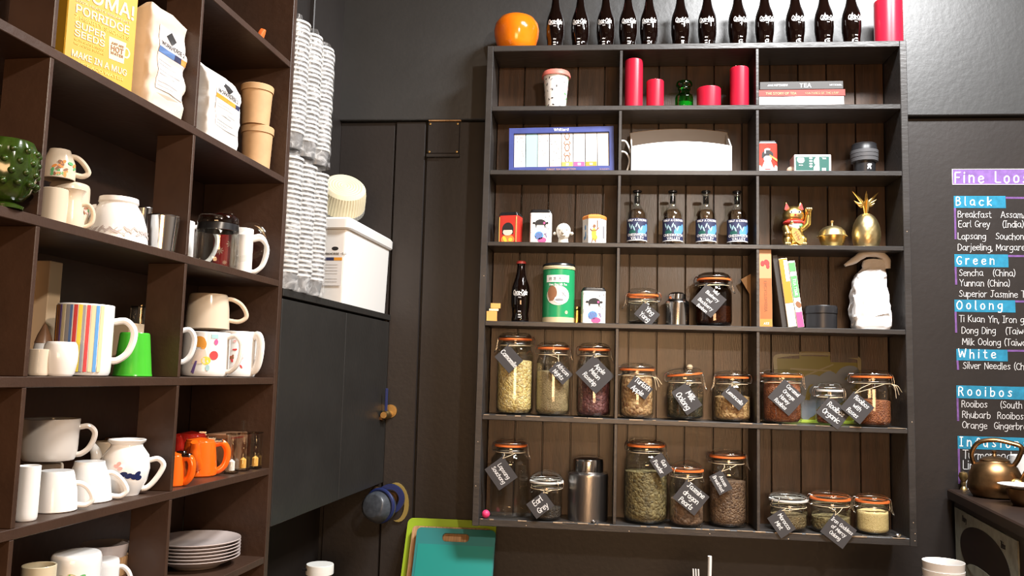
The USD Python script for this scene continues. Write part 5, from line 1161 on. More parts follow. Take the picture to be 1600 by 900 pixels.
pf = lambda R, H: [(R * .55, 0), (R * .6, H * .03), (R * .88, H * .3), (R, H * .62), (R * .99, H * .9), (R * 1.02, H)]
def face(q): return math.atan2(-q[1], -q[0])
qs, s, _ = L(100, z, .12)
t, q, R, H = lmug('teacup', 'cream teacup with faded orange flowers, lower cup of the stacked pair', 'cup', 'S2', 74, 132, 288, M['cream_ceramic'], .125, handle=False, inv=True, prof=None); floral(t, R, H * .5, face(q) + .5, seed=2)
zt = q[2] + H + .0006
t, q, R, H = lmug('teacup', 'cream teacup with orange flowers turned upside down, top of the stacked pair', 'cup', zt - 1.6, 67, 114, 238, M['cream_ceramic'], .125, inv=True, prof=[(24 * s * .62, 0), (24 * s * .66, .003), (24 * s * .95, .022), (24 * s, .04), (24 * s, (zat(qs, 90, 238) - zt))]); floral(t, R, H * .35, face(q) + .4, ('print_orange', 'print_brown', 'print_palegreen'), 4)
lmug('milk_jug', 'pale cream cup without decoration, at the left end of the floral cups', 'cup', 'S2', 62, 101, 296, M['cream_ceramic'], .055, handle=False, prof=None)
q, s, _ = L(108, z, .045); H = zat(q, 108, 297) - q[2]; R = 20 * s
t = thing('milk_jug', 'cream milk jug with narrow waist and curled handle in front of the floral cups', 'jug', q)
part(t, 'body', lathe(shell([(R * .8, 0), (R * .98, H * .06), (R, H * .2), (R * .9, H * .45), (R * .72, H * .72), (R * .8, H * .9), (R * 1.0, H)], .003), 40), M['cream_ceramic'])
part(t, 'handle', cup_handle(R * .95, R * .75, H * .12, H * .66, R * .75, side(q), .0035), M['cream_ceramic'])
q, s, _ = L(181, z, .065); R = 46 * s; H = zat(q, 181, 311) - q[2]
t = thing('soup_bowl', 'large white bowl with grey leaf print turned upside down', 'bowl', q)
b = lathe(shell([(R * .62, 0), (R * .64, H * .10), (R * .60, H * .14), (R * .80, H * .34), (R * .94, H * .62), (R * .99, H * .9), (R * 1.0, H)], .004), 48)
part(t, 'body', flip(b, H), M['white_ceramic'])
part(t, 'handle', flip(cup_handle(R * .7, R * .93, H * .25, H * .8, R * .18, side(q) + PI * .95, .005, (1, 1.6)), H), M['white_ceramic'])
rr = random.Random(6)
cone_wrap(t, 'leaf_print', unary_union([affinity.rotate(ell(x_, rr.uniform(-.006, .006), .006, .0016, rr.choice((-1, 1)) * rr.uniform(15, 50)), 0) for x_ in np.linspace(-R * 1.1, R * 1.25, 22)] + [LineString([(x_, -.004), (x_ + .008, .005)]).buffer(.0005) for x_ in np.linspace(-R * 1.1, R * 1.1, 12)]), R * .975, H * .24, M['plate_grey'], face(q) + .15, -.10)
def steel_cup(label, u0, u1, vt, p):
    q, s, _ = L((u0 + u1) / 2, LT['S2'], p); R = (u1 - u0) / 2 * s; H = zat(q, (u0 + u1) / 2, vt) - q[2]
    t = thing('steel_cup', label, 'cup', q)
    part(t, 'body', lathe(shell([(R * .78, 0), (R * .80, .002), (R * .97, H * .97), (R * 1.02, H * .985), (R, H)], .0016), 40), M['steel'])
steel_cup('shiny steel cup in front, right of the upside down bowl', 228, 277, 338, .026)
steel_cup('shiny steel cup behind, between the bowl and the front steel cup', 204, 236, 325, .115)
# right compartment: glass teapot and mugs
q, s, _ = L(337, z, .036); R = 34 * s; H = zat(q, 334, 352) - q[2]
t = thing('glass_teapot', 'clear glass teapot with black lid and bent glass handle', 'teapot', q)
part(t, 'body', lathe(shell([(R * .82, 0), (R * .95, .004), (R, H * .2), (R * .96, H * .8), (R * .85, H)], .0025), 40), M['glass'], 60)
part(t, 'lid', mv(lathe([(0, 0), (R * .86, 0), (R * .92, .003), (R * .9, H * .17), (R * .8, H * .24), (R * .2, H * .27), (0, H * .27)], 40), (0, 0, H)), M['glass_dark'], 60)
part(t, 'collar', lathe([(R * .8, H * .86), (R * .93, H * .86), (R * .9, H * 1.02), (R * .8, H * 1.02)], 36, close=True), M['tin_black'])
part(t, 'knob', mv(trimesh.creation.icosphere(2, .007), (R * .5 * math.cos(side(q)), R * .5 * math.sin(side(q)), H * 1.27)), M['glass'], True)
hp = [(R * .9, 0, H * .92), (R * 1.35, 0, H * 1.06), (R * 1.85, 0, H * 1.02), (R * 2.15, 0, H * .75), (R * 2.12, 0, H * .5), (R * 1.6, 0, H * .32), (R * .95, 0, H * .22)]
part(t, 'handle', rot(tube(curve(hp, 6), .0042, 8, (1, 1.5)), side(q), (0, 0, 1)), M['glass'], 60)
t, q, R, H = lmug('mug', 'red mug with pale snowflakes seen through the glass teapot', 'mug', 'S2', 331, 372, 362, M['red_mug'], .116, handle=False)
for i, (dx, dz) in enumerate([(-.5, .55), (.25, .7), (-.1, .3), (.5, .35), (-.65, .15), (.75, .75)]):
    sf = unary_union([LineString([(-.0075 * math.cos(a_), -.0075 * math.sin(a_)), (.0075 * math.cos(a_), .0075 * math.sin(a_))]).buffer(.0013) for a_ in (0, PI / 4, PI / 2, 3 * PI / 4)])
    cone_wrap(t, 'snowflake', affinity.scale(sf, 1 if i != 2 else .6, 1 if i != 2 else .6), R, H * dz, M['snow_print'], face(q) + dx)
lmug('mug', 'white mug with big round handle, narrow front one right of the glass teapot', 'mug', 'S2', 368, 392, 368, M['white_ceramic'], .045, hout=.030, hr=.0052, hz=(.1, .9))
lmug('mug', 'white mug with big round handle, half hidden behind the front white mug', 'mug', 'S2', 358, 392, 358, M['white_ceramic'], .068, hout=.028, hr=.005, hz=(.1, .85))
t, q, R, H = lmug('mug', 'white mug behind the divider with only its heart shaped handle showing', 'mug', 'S2', 262, 299, 346, M['white_ceramic'], .140, hout=.045, hr=.0048, hz=(.08, .9))

# ---- third row of compartments (eye level)
z = LT['S3']
q, s, t0 = L(62, z, .15)
solo('carton', 'narrow tan carton standing behind the small white pots', 'box', cat(rbox(.03, .03, zat(q, 62, 408) - q[2], .001)), M['tan_box'], q, RZL, smooth=False)
lmug('sugar_pot', 'small cream pot at the left end, beside the small white pot', 'pot', 'S3', 44, 74, 546, M['cream_ceramic'], .05, handle=False, prof=None)
q, s, _ = L(92, z, .035); R = 25 * s; H = zat(q, 92, 535) - q[2]
t = thing('sugar_pot', 'small rounded white pot in front of the striped mug', 'pot', q)
part(t, 'body', lathe(shell([(R * .72, 0), (R * .86, H * .08), (R * .99, H * .45), (R, H * .7), (R * .93, H * .92), (R * .84, H)], .003), 40), M['white_ceramic'])
q, s, _ = L(64, z, .10); R = 14 * s
t = thing('figurine', 'little brown and white pot with pointed lid behind the small cream pot', 'pot', q)
part(t, 'body', lathe([(0, 0), (R, 0), (R * 1.1, .03), (R * .9, .05), (0, .05)], 28), M['white_ceramic']); part(t, 'lid', lathe([(R * .95, .05), (R * .7, .062), (R * .2, .078), (0, .082)], 28), M['brown_ware'])
t, q, R, H = lmug('mug', 'tall mug with coloured vertical stripes and white handle', 'mug', 'S3', 86, 168, 477, M['white_ceramic'], .06, hout=.030, hr=.0058, hz=(.22, .78), prof=[(40 * .00108 * .96, 0), (40 * .00108, .004), (40 * .00108, .1), (40 * .00108, .115)] if False else None)
rr = random.Random(9); a_ = -1.45; cs = ['print_purple', 'print_grey', 'print_amber', 'print_brown', 'print_purple', 'tin_cream', 'print_grey', 'print_blue', 'print_red', 'print_yolk', 'print_grey', 'print_red', 'tin_cream', 'print_skyblue', 'tin_cream']
for i, c in enumerate(cs):
    w_ = rr.uniform(.09, .16); a_ += w_ + .03
    cone_wrap(t, 'stripe', rect(-w_ / 2 * R, H * .06, w_ / 2 * R, H * .985), R * 1.0, 0, M[c], face(q) + a_ - .25)
q, s, _ = L(190, z, .13)
solo('carton', 'plain tan carton behind the striped mug and green cup', 'box', rbox(.05, .05, zat(q, 190, 505) - q[2], .001), M['tan_box'], q, RZL, smooth=False)
q, s, _ = L(214, z, .165); R = 15 * s; H = zat(q, 214, 478) - q[2]
t = thing('cafetiere', 'small glass cafetiere with dark frame, at the back above the green cup', 'cafetiere', q)
part(t, 'glass', lathe(shell([(R * .95, .004), (R, .01), (R, H * .97), (R * 1.04, H)], .002), 32), M['glass'], 60)
part(t, 'frame', cat(ring(R * 1.03, .0015, H * .98), ring(R * 1.03, .0015, H * .5), ring(R * 1.0, .0025, .003), *[tube([(R * 1.03 * math.cos(b_), R * 1.03 * math.sin(b_), 0.001), (R * 1.03 * math.cos(b_), R * 1.03 * math.sin(b_), H * .98)], .0018, 6) for b_ in (.3, 1.9, 3.4, 5.0)]), M['tin_black'])
part(t, 'plunger', tube([(0, 0, H * .4), (0, 0, H * 1.02)], .0018, 6), M['brass'])
t, q, R, H = lmug('cup', 'bright green ribbed cup turned upside down', 'cup', 'S3', 176, 237, 515, M['green_mug'], .05, handle=False, inv=True, prof=[(23 * .001, 0), (24.5 * .001, .003), (31 * .001, .07), (32 * .001, .074)])
# right compartment
t, q, R, H = lmug('mug', 'white mug printed with a cartoon girl and balloons, front left of the lower pair', 'mug', 'S3', 284, 355, 520, M['white_ceramic'], .065, hout=.028, hr=.0052, hz=(.12, .9), turn=-.45)
q1, z1 = q, q[2] + H
for poly, c, o in [(unary_union([ell(-.016, H * .78, .012, .011), ell(-.008, H * .72, .006, .01)]), 'print_amber', .05), (Polygon([(-.02, H * .6), (-.004, H * .62), (.004, H * .3), (-.03, H * .28)]), 'print_flesh', .05), (ell(-.004, H * .36, .009, .008), 'print_yolk', .1), (ell(.011, H * .48, .0085, .009), 'print_red', .1), (unary_union([rect(.004, H * .86, .018, H * .95), ell(.0, H * .2, .004, .006)]), 'print_paleblue', .1), (ell(.014, H * .78, .004, .006), 'print_pink', .1), (Polygon([(-.03, H * .1), (-.022, H * .35), (-.018, H * .35), (-.024, H * .06)]), 'print_purple', .05)]:
    cone_wrap(t, 'picture', poly, R, 0, M[c], face(q) + o)
t, q, R, H = lmug('mug', 'white mug with dark red petals and square handle, right of the cartoon mug', 'mug', 'S3', 340, 398, 519, M['white_ceramic'], .058, hout=.016, hr=.0058, hz=(.14, .9), turn=-.6, hflat=(1, 1.6)); floral(t, R, H * .5, face(q) - .15, ('print_red', 'print_brown', 'print_rose'), 12, .45, .03)
z2 = max(z1, q[2] + H)
t, q, R, H = lmug('mug', 'cream mug standing upside down on top of the two printed mugs', 'mug', z2 + .0012 - 1.6, 291, 356, 465, M['cream_ceramic'], .085, inv=True, hout=.034, hr=.0048, hz=(.12, .80), prof=[(.0365, 0), (.039, .004), (.0425, .03), (.0445, .068), (.045, .0725)])
t, q, R, H = lmug('mug', 'white mug hidden by the divider with only its curved handle showing', 'mug', 'S3', 238, 279, 512, M['white_ceramic'], .07, hout=.022, hr=.0052, hz=(.3, .95))

# ---- fourth row
z = LT['S4']
lmug('mug', 'white straight mug at the left end, partly cut by the divider', 'cup', 'S4', 22, 56, 728, M['white_ceramic'], .03, handle=False)
t, qA, RA, HA = lmug('teacup', 'white teacup turned upside down at the front, below the big cream cup', 'cup', 'S4', 52, 116, 738, M['white_ceramic'], .05, inv=True, hout=.020, hr=.0042, hz=(.35, .92), prof=[(26 * .00088, 0), (28 * .00088, .005), (34 * .00088, .03), (36 * .00088, .058)])
lmug('teacup', 'cream teacup behind, carrying the big cream cup', 'cup', 'S4', 34, 92, 724, M['cream_ceramic'], .135, inv=True, handle=False)
t, qB, RB, HB = lmug('teacup', 'white rounded teacup turned upside down beside the jug with blue print', 'cup', 'S4', 100, 172, 721, M['white_ceramic'], .065, inv=True, hout=.022, hr=.0042, hz=(.3, .9), turn=.0, prof=[(24 * .00095, 0), (25 * .00095, .006), (34 * .00095, .028), (38 * .00095, .056), (39 * .00095, .062)])
t, q, R, H = lmug('teacup', 'big wide cream cup standing on top of the white cups', 'cup', qA[2] + .0684 - 1.6, 36, 115, 659, M['grey_ceramic'], .105, hout=.022, hr=.0045, hz=(.12, .85), prof=[(35 * .00104, 0), (37 * .00104, .004), (39 * .00104, .015), (40 * .00104, .055), (40.5 * .00104, .0635)])
q, s, _ = L(193, z, .052); R = 36 * s; H = zat(q, 193, 687) - q[2]
t = thing('teapot', 'round white teapot without lid, blue and orange print, right end of the white cups', 'teapot', q)
part(t, 'body', lathe(shell([(R * .60, 0), (R * .66, H * .06), (R * .9, H * .25), (R * 1.0, H * .48), (R * .93, H * .72), (R * .66, H * .88), (R * .64, H * .92), (R * .76, H * .97), (R * .78, H)], .0035), 44), M['white_ceramic'])
part(t, 'handle', cup_handle(R * .74, R * .99, H * .10, H * .62, R * .55, side(q), .0048), M['white_ceramic'])
sp = [(R * .85, 0, H * .35), (R * 1.2, 0, H * .5), (R * 1.35, 0, H * .75), (R * 1.6, 0, H * .9)]
part(t, 'spout', rot(tube(curve(sp, 5), np.linspace(.013, .0065, 16), 12), side(q) + PI * .86, (0, 0, 1)), M['white_ceramic'])
cone_wrap(t, 'flower_print', unary_union([ell(x_, y_, .006, .0042, an) for x_, y_, an in ((.002, 0, 20), (.010, -.002, -30), (.016, .002, 50), (-.006, .003, 10), (.019, -.004, 0))]), R * .96, H * .38, M['valve_blue'], face(q) + .1, .25)
cone_wrap(t, 'flower_print', unary_union([ell(x_, y_, .004, .003, an) for x_, y_, an in ((-.012, .006, 20), (-.018, .010, -30), (-.014, .014, 50))]), R * .985, H * .45, M['print_rose'], face(q) + .1, .1)
lmug('jug', 'small cream jug at the back, between the cream cup and the white teapot', 'jug', 'S4', 142, 180, 690, M['cream_ceramic'], .15, handle=False)
q, s, t0 = L(200, z, .165)
solo('wooden_box', 'dull brown box at the back, behind the white teapot', 'box', rbox(.09, .05, zat(q, 200, 682) - q[2], .001), M['brown_ware'], q, RZL, smooth=False)
def pot(label, u0, u1, vt, p, mt, sp_ang, hang):
    q, s, _ = L((u0 + u1) / 2, LT['S4'], p); R = (u1 - u0) / 2 * s; H = zat(q, (u0 + u1) / 2, vt) - q[2]
    t = thing('teapot', label, 'teapot', q)
    Hb = H * .90
    part(t, 'body', lathe(shell([(R * .92, 0), (R * .99, H * .03), (R, H * .12), (R * .93, H * .5), (R * .84, Hb * .97), (R * .80, Hb)], .004), 44), mt)
    part(t, 'lid', lathe([(0, Hb - .004), (R * .76, Hb - .004), (R * .8, Hb), (R * .78, Hb + .003), (R * .3, Hb + .006), (0, H)], 36), mt)
    part(t, 'steel_catch', cat(rot(rbox(.026, .014, .008, .002, (R * .86, 0, Hb - .004)), hang, (0, 0, 1)), rot(rbox(.016, .012, .005, .001, (R * .62, 0, Hb + .003)), hang, (0, 0, 1))), M['steel'])
    part(t, 'handle', cup_handle(R * .93, R * .86, H * .12, H * .82, R * .62, hang, .0055, (1, 1.3)), mt)
    part(t, 'spout', rot(tube(curve([(R * .85, 0, H * .28), (R * 1.25, 0, H * .5), (R * 1.35, 0, H * .75), (R * 1.55, 0, H * .93)], 5), np.linspace(.014, .007, 16), 12), sp_ang, (0, 0, 1)), mt)
q, s, _ = L(312, z, .07); sd = side(q)
pot('bright orange teapot with steel catch, in front on the fourth shelf', 283, 337, 683, .072, M['orange_glaze'], RZL + PI + .3, sd)
pot('orange teapot with its handle to the front, nearest the divider', 248, 288, 706, .04, M['orange_glaze'], sd + PI, sd - .35)
pot('red teapot standing behind the orange teapots', 270, 322, 673, .142, M['red_glaze'], RZL + PI, sd)
# sand timers in clear cases
for i, (u, vt, p_, mt, lab) in enumerate(((361, 677, .03, 'sand_white', 'clear sand timer with white sand, left of the three timers'), (379, 676, .03, 'sand_amber', 'clear sand timer with amber sand, middle of the three timers'), (398, 675, .024, 'sand_amber', 'clear sand timer with amber sand, right of the three timers'))):
    q, s, _ = L(u, z, p_); H = zat(q, u, vt) - q[2]; w_ = .022
    t = thing('sand_timer', lab, 'timer', q, RZL)
    part(t, 'case', cat(*[bx(x_, x_ + .0016, -w_ / 2, w_ / 2, 0, H) for x_ in (-w_ / 2, w_ / 2 - .0016)], bx(-w_ / 2, w_ / 2, w_ / 2 - .0016, w_ / 2, 0, H)), M['glass'], False)
    part(t, 'end_cap', rbox(w_, w_, .003, .0005), M['glass_dark'], False); part(t, 'end_cap', rbox(w_, w_, .003, .0005, (0, 0, H - .003)), M['glass_dark'], False)
    zm = H * .5; r_ = .0078
    part(t, 'glass_bulb', lathe([(0, .004), (r_, .005), (r_, zm * .72), (.0016, zm), (r_, H - zm * .72), (r_, H - .005), (0, H - .004)], 24), M['glass'], 60)
    part(t, 'sand', lathe([(0, .006), (r_ * .86, .006), (r_ * .86, zm * .58), (0, zm * .72)], 20), M[mt])
q, s, _ = L(353, z, .078)
t = thing('cutlery_box', 'low dark box with a red strip and clear handle behind the sand timers', 'box', q, RZL)
part(t, 'body', rbox(.09, .05, zat(q, 352, 676) - q[2], .002), M['brown_ware'], False); part(t, 'strip', rbox(.06, .0505, .005, .001, (-.005, 0, zat(q, 344, 676) - q[2] - .012)), M['book_red'], False)
part(t, 'handle', rbox(.012, .008, .026, .002, (.035, -.018, zat(q, 352, 676) - q[2])), M['glass'], False)

# ---- fifth row, cut by the frame
z = LT['S5']
lmug('bowl', 'small cream bowl at the bottom left corner of the picture', 'bowl', 'S5', 26, 76, 884, M['enamel_bowl'], .05, handle=False)
t, q, R, H = lmug('teacup', 'white teacup with pale green leaf print turned upside down, at the bottom edge', 'cup', 'S5', 74, 148, 864, M['white_ceramic'], .05, inv=True, handle=False); floral(t, R, H * .6, face(q), ('print_palegreen', 'tin_cream'), 20, .8, .02, 1.6)
lmug('teacup', 'plain white teacup upside down, right of the leaf printed cup', 'cup', 'S5', 128, 180, 874, M['white_ceramic'], .085, inv=True, hout=.02, hr=.004)
q, s, _ = L(306, z, .10)
zr = q[2]
for i in range(6):
    R = .088
    t_ = solo('side_plate', f'white side plate, {["lowest", "second", "third", "fourth", "fifth", "uppermost"][i]} in the stack of plates at the bottom'.replace('lowest in', 'lowest in'), 'plate', lathe([(0, 0), (R * .55, 0), (R * .58, .003), (R * .72, .008), (R, .0205), (R * .995, .0222), (R * .70, .0105), (R * .55, .0062), (0, .006)], 56), M['plate_grey'], (q[0], q[1], zr), group='stack of side plates')
    zr += .0068
qz, s, _ = L(158, z, .115)
t = thing('wooden_dish', 'brown glazed dish stack at the back of the bottom row', 'dish', (qz[0], qz[1], qz[2]))
R = .040; Hh = zat(qz, 170, 848) - qz[2]
part(t, 'dish', lathe([(0, 0), (R * .7, 0), (R, Hh * .3), (R, Hh * .45), (0, Hh * .45)], 40), M['brown_ware']); part(t, 'dish', lathe([(0, Hh * .45), (R * .95, Hh * .46), (R * 1.0, Hh * .78), (0, Hh * .78)], 40), M['board_wood']); part(t, 'dish', lathe([(0, Hh * .78), (R * .9, Hh * .78), (R * 1.0, Hh), (R * .9, Hh), (0, Hh * .9)], 40), M['plate_grey'])

# ================================================================ ON THE CORNER CABINET
def sleeve(label, q):
    t = thing('cup_sleeve', label, 'cups', q, 0, 'sleeves of clear plastic cups')
    cup = lathe([(0, .001), (.0262, 0), (.0268, .002), (.0325, .040), (.0318, .042), (.026, .003), (0, .003)], 24)
    rim = lathe([(.0325, .0385), (.0344, .0388), (.0353, .0415), (.0348, .0445), (.0328, .0448), (.0320, .0425)], 24, close=True)
    for k_ in range(24):
        d_ = (.0014 * math.sin(k_ * 1.7), .0014 * math.cos(k_ * 2.3), .001 + k_ * .0118)
        g = part(t, 'cup', mv(cup, d_), M['clear_cup'], 40); part(g, 'rim', mv(rim, d_), M['cup_rim'], 50)
    rings = []
    for f in np.linspace(0, 1, 40):
        zz_ = f * .335; w_ = .0725 if f < .9 else .0725 - .03 * (f - .9) / .1
        rings.append(superell(0, 0, zz_, w_, w_ if f < .9 else w_ * .6, 1.0, 40))
    fm = loft(rings); v = fm.vertices; nz = (meshkit.fbm(v * 45, 3, 5) - .5)
    n_ = v[:, :2] / (np.linalg.norm(v[:, :2], axis=1, keepdims=True) + 1e-9); v[:, :2] += n_ * (nz * .008)[:, None]
    part(t, 'plastic_bag', fm, M['film'], 60)
    return t
su = [(455, .100), (475, .102), (494, .104)]
sl0 = None; tierz = .3368
for tier in range(2):
    for i, (u, p_) in enumerate(su):
        q, s, t_ = L(u, ZCAB + .32, p_); t_ = Dt[3] + .018 + .0420 + .081 * i
        p_ = float(np.dot(L(u, ZCAB + .32, .1)[0] - LU(t_, 0, ZCAB + .32), N_)); p_ = .1 + (p_ - .1)
        pa, pb = .02, .18
        for _ in range(30):
            pm_ = (pa + pb) / 2
            if L(u, ZCAB + .32, pm_)[2] < t_: pa = pm_
            else: pb = pm_
        p_ = min(pm_, .155)
        q = LU(t_, p_, ZCAB + tier * tierz - (0.0))
        lab = f'clear plastic cups in a film sleeve, {["left", "middle", "right"][i]} column, {["lower", "upper"][tier]} sleeve'
        if sl0 is None: sl0 = sleeve(lab, q)
        else: copy_of(sl0, 'cup_sleeve', lab, q, .8 * i + 2.1 * tier)
# white tub
ta_ = L(541, ZCAB + .1, .0)[2]; tb_ = YB - .032
t = thing('storage_tub', 'large white plastic storage tub with overhanging lid and paper label', 'tub', LU((ta_ + tb_) / 2, .086, ZCAB), RZL)
w_ = tb_ - ta_; q = LU(ta_, .0, ZCAB); Hb = zat(q, 541, 358) - q[2]
part(t, 'body', loft([superell(0, 0, .0004, w_ * .96, .160, .08, 48), superell(0, 0, .003, w_ * .97, .162, .08, 48), superell(0, 0, Hb + .002, w_, .172, .08, 48)]), M['white_plastic'], 30)
part(t, 'lid', loft([superell(0, 0, Hb, w_ * 1.03, .184, .10, 48), superell(0, 0, Hb + .004, w_ * 1.05, .190, .10, 48), superell(0, 0, Hb + .028, w_ * 1.05, .190, .10, 48), superell(0, 0, Hb + .034, w_ * 1.03, .182, .12, 48), superell(0, 0, Hb + .035, w_ * .9, .13, .15, 48)]), M['white_plastic'], 30)
fx_ = -w_ / 2 * .985
def on_end(m): return rot(m, -PI / 2, (0, 0, 1))       # drawing on the end that faces the viewer
def endp(poly, o): return mv(on_end(upright(extr(affinity.translate(poly, .020, 0), .0003))), (fx_ - o, 0, 0))
part(t, 'label', endp(rect(-.003, Hb * .24, .052, Hb * .78), .0006), M['label_paper'], False)
part(t, 'logo', endp(ell(.030, Hb * .74, .010, .0055), .0012), M['print_black'], False)
part(t, 'lettering', mv(on_end(flat_at(block('WORKHORSE -5.0', .0062, False), .046, Hb * .655, 0)), (fx_ - .0012, 0, 0)), M['print_black'], False)
part(t, 'label_bar', endp(rect(.0, Hb * .58, .028, Hb * .62), .0012), M['print_navy'], False); part(t, 'label_bar', endp(rect(.028, Hb * .58, .052, Hb * .62), .0012), M['print_amber'], False)
part(t, 'lettering', endp(unary_union([rect(.005, Hb * zz_, .040, Hb * zz_ + .0015) for zz_ in (.52, .48, .44, .40, .33, .29)]), .0012), M['chalk_soft'], False)
zl_ = ZCAB + Hb + .0358
# fluted coffee filters, lying with their flat base turned to the viewer
def filt(name, label, tq, p_, R, Lg, tilt_, yaw_, zoff, band=True):
    q = LU(tq, p_, zl_ + zoff)
    t = thing(name, label, 'filters', q)
    fl_ = lambda a, z_: 1 + .012 * math.cos(48 * a) * (z_ < Lg * .96)
    pr = [(R * 1.0, 0), (R * .99, Lg * .3), (R * .95, Lg * .7), (R * .90, Lg * .9), (R * .80, Lg * .98)] + [(R * f, Lg * (1.0 - .02 * (i % 2))) for i, f in enumerate(np.linspace(.74, .1, 12))] + [(0, Lg)]
    m = lathe([(0, 0)] + pr, 96, fl_); b_ = lathe([(R * .9, -.001), (R * 1.015, -.001), (R * 1.01, Lg * .16), (R * .9, Lg * .16)], 96, fl_, close=True)
    out = []
    for mm in (m, b_):
        mm = rot(rot(mm, tilt_, (1, 0, 0)), yaw_, (0, 0, 1)); out.append(mm)
    dz = -min(o_.vertices[:, 2].min() for o_ in out) + .0005
    part(t, 'paper', mv(out[0], (0, 0, dz)), M['filter_paper'], 30)
    if band: part(t, 'band', mv(out[1], (0, 0, dz)), M['filter_band'], 30)
tq = L(533, ZCAB + .33, .080)[2]
filt('coffee_filters', 'stack of cream fluted paper coffee filters on the lid of the white tub', tq, .080, .070, .085, .85, .45, 0)
part(stage.GetPrimAtPath('/World/storage_tub'), 'lid_dome', mv(lathe([(.044, 0), (.042, .018), (.032, .034), (.016, .042), (0, .044)], 32), (w_ * .30, 0.02, Hb + .0345)), M['white_plastic'], 50)

# ================================================================ BACK WALL DETAILS
q0 = on_y(670, 192, YW); q1 = on_y(718, 241, YW)
t = thing('access_panel', 'small black square wall hatch with four brass screws, left of the wall shelf', 'panel', ((q0[0] + q1[0]) / 2, YW, q1[2]))
w_, h_ = q1[0] - q0[0], q0[2] - q1[2]
part(t, 'plate', bx(-w_ / 2, w_ / 2, -.012, 0, 0, h_, .002), M['wall_paint_low'])
part(t, 'frame_strip', bx(-w_ / 2 + .002, w_ / 2 + .004, -.016, -.004, h_ + .001, h_ + .012, .001), M['board_wood'], label='bare brown wood strip along the top')
part(t, 'sill', bx(-w_ / 2 - .002, w_ / 2 + .002, -.014, 0, -.012, -.001, .001), M['wall_paint_low'])
for sx in (-1, 1):
    for zz_ in (.05, .93): part(t, 'screw', mv(rot(lathe([(0, 0), (.0042, 0), (.0036, .002), (0, .003)], 16), PI / 2, (1, 0, 0)), (sx * w_ * .43, -.012, h_ * zz_)), M['brass'])
# valves on the pipe in the corner
q = on_y(603, 648, YW - .05)
t = thing('stop_valve', 'small brass stop valve with blue lever in the wall corner', 'valve', q)
part(t, 'body', rot(lathe([(0, -.03), (.010, -.03), (.012, -.018), (.009, -.015), (.014, -.008), (.015, .006), (.010, .012), (.012, .03), (.012, .044), (0, .044)], 24), -PI / 2, (1, 0, 0)), M['brass'])
part(t, 'flange', mv(rot(lathe([(0, 0), (.022, 0), (.021, .004), (0, .005)], 28), PI / 2, (1, 0, 0)), (.004, .044, .01)), M['brass'])
part(t, 'nut', mv(rot(lathe([(0, -.012), (.010, -.012), (.011, .008), (0, .010)], 6), PI / 2, (0, 1, 0)), (-.014, -.012, -.010)), M['old_copper'], False)
part(t, 'lever', mv(rbox(.009, .004, .072, .0015), (.005, -.022, .012)), M['valve_blue'])
q = on_y(594, 792, YW - .09)
t = thing('water_valve', 'round grey and blue water valve cap with brass fittings, low in the wall corner', 'valve', q)
k = .052
capm = rot(lathe([(0, -.045), (k * .62, -.045), (k * .78, -.040), (k * .92, -.018), (k * .98, .004), (k * .9, .018), (k * .6, .026), (0, .028)], 40), -PI / 2, (1, 0, 0))
capm = rot(rot(capm, -.35, (0, 0, 1)), -.2, (1, 0, 0))
part(t, 'cap', capm, M['valve_grey'], 50)
part(t, 'ring', mv(rot(rot(ring(k * .93, .006, -.012, 36, 8), -PI / 2, (1, 0, 0)), -.35, (0, 0, 1)), (.006, 0, .006)), M['valve_blue'])
part(t, 'fitting', cat(mv(trimesh.creation.icosphere(2, .016), (-.018, .012, .045)), tube([(-.018, .012, .045), (.0, .03, .03)], .010, 10)), M['old_copper'], True)
part(t, 'collar', mv(rot(lathe([(.03, 0), (.046, 0), (.046, .014), (.03, .014)], 32, close=True), PI / 2, (1, 0, 0)), (.018, .058, .018)), M['valve_blue'])
part(t, 'plate', mv(upright(extr(ell(.0, 0, .038, .062, 8).difference(ell(-.012, .0, .036, .058, 8)), .006)), (.034, .084, .004)), M['valve_yellow'], False)
part(t, 'pipe', tube([(.018, .05, .018), (.018, .086, .018)], .022, 16), M['old_copper'])

# ================================================================ CHALK MENU ON THE WALL
t = thing('chalk_menu', 'chalked tea menu with purple title and blue headings on the black wall', 'menu', (0, 0, 0))
YM = YW - .0004
def cz(u, v): q = on_y(u, v, YM); return q[0], q[2]
sM = px(on_y(1540, 450, YM))
def bar(u0, v0, u1, v1, m):
    a, b_ = cz(u0, v0), cz(u0, v1); x1 = cz(u1, v0)[0]
    part(t, 'heading_bar', mv(upright(extr(rect(a[0], b_[1], x1, a[1]), .0003)), (0, YM, 0)), M[m], False)
def chalk(text, u, v, h, m='chalk_white', w=.75, gap=0., name='lettering', jit=.25):
    x, zz_ = cz(u, v); g = pen(text, h * sM, w, .04, gap, False, jit)
    part(t, name, mv(upright(extr(affinity.translate(g, x, zz_), .0004)), (0, YM - .0003, 0)), M[m], False)
def line(u0, v0, u1, v1, w, m='chalk_violet'):
    part(t, 'chalk_line', mv(upright(extr(LineString([cz(u0, v0), cz(u1, v1)]).buffer(w * sM / 2, cap_style=2), .0003)), (0, YM, 0)), M[m], False)
x0, zt = cz(1487, 264); _, zb2 = cz(1487, 289); xe = x0 + 330 * sM
part(t, 'title_bar', mv(upright(extr(rect(x0, zb2, xe, zt), .0003)), (0, YM, 0)), M['chalk_purple'], False)
part(t, 'title_frame', mv(upright(extr(rect(x0, zb2, xe, zt).difference(rect(x0 + 1.2 * sM, zb2 + 1.2 * sM, xe - .003, zt - 1.2 * sM)), .0005)), (0, YM - .0002, 0)), M['chalk_soft'], False)
chalk('Fine Loose Leaf', 1491, 285.5, 17, gap=1.5, w=.8)
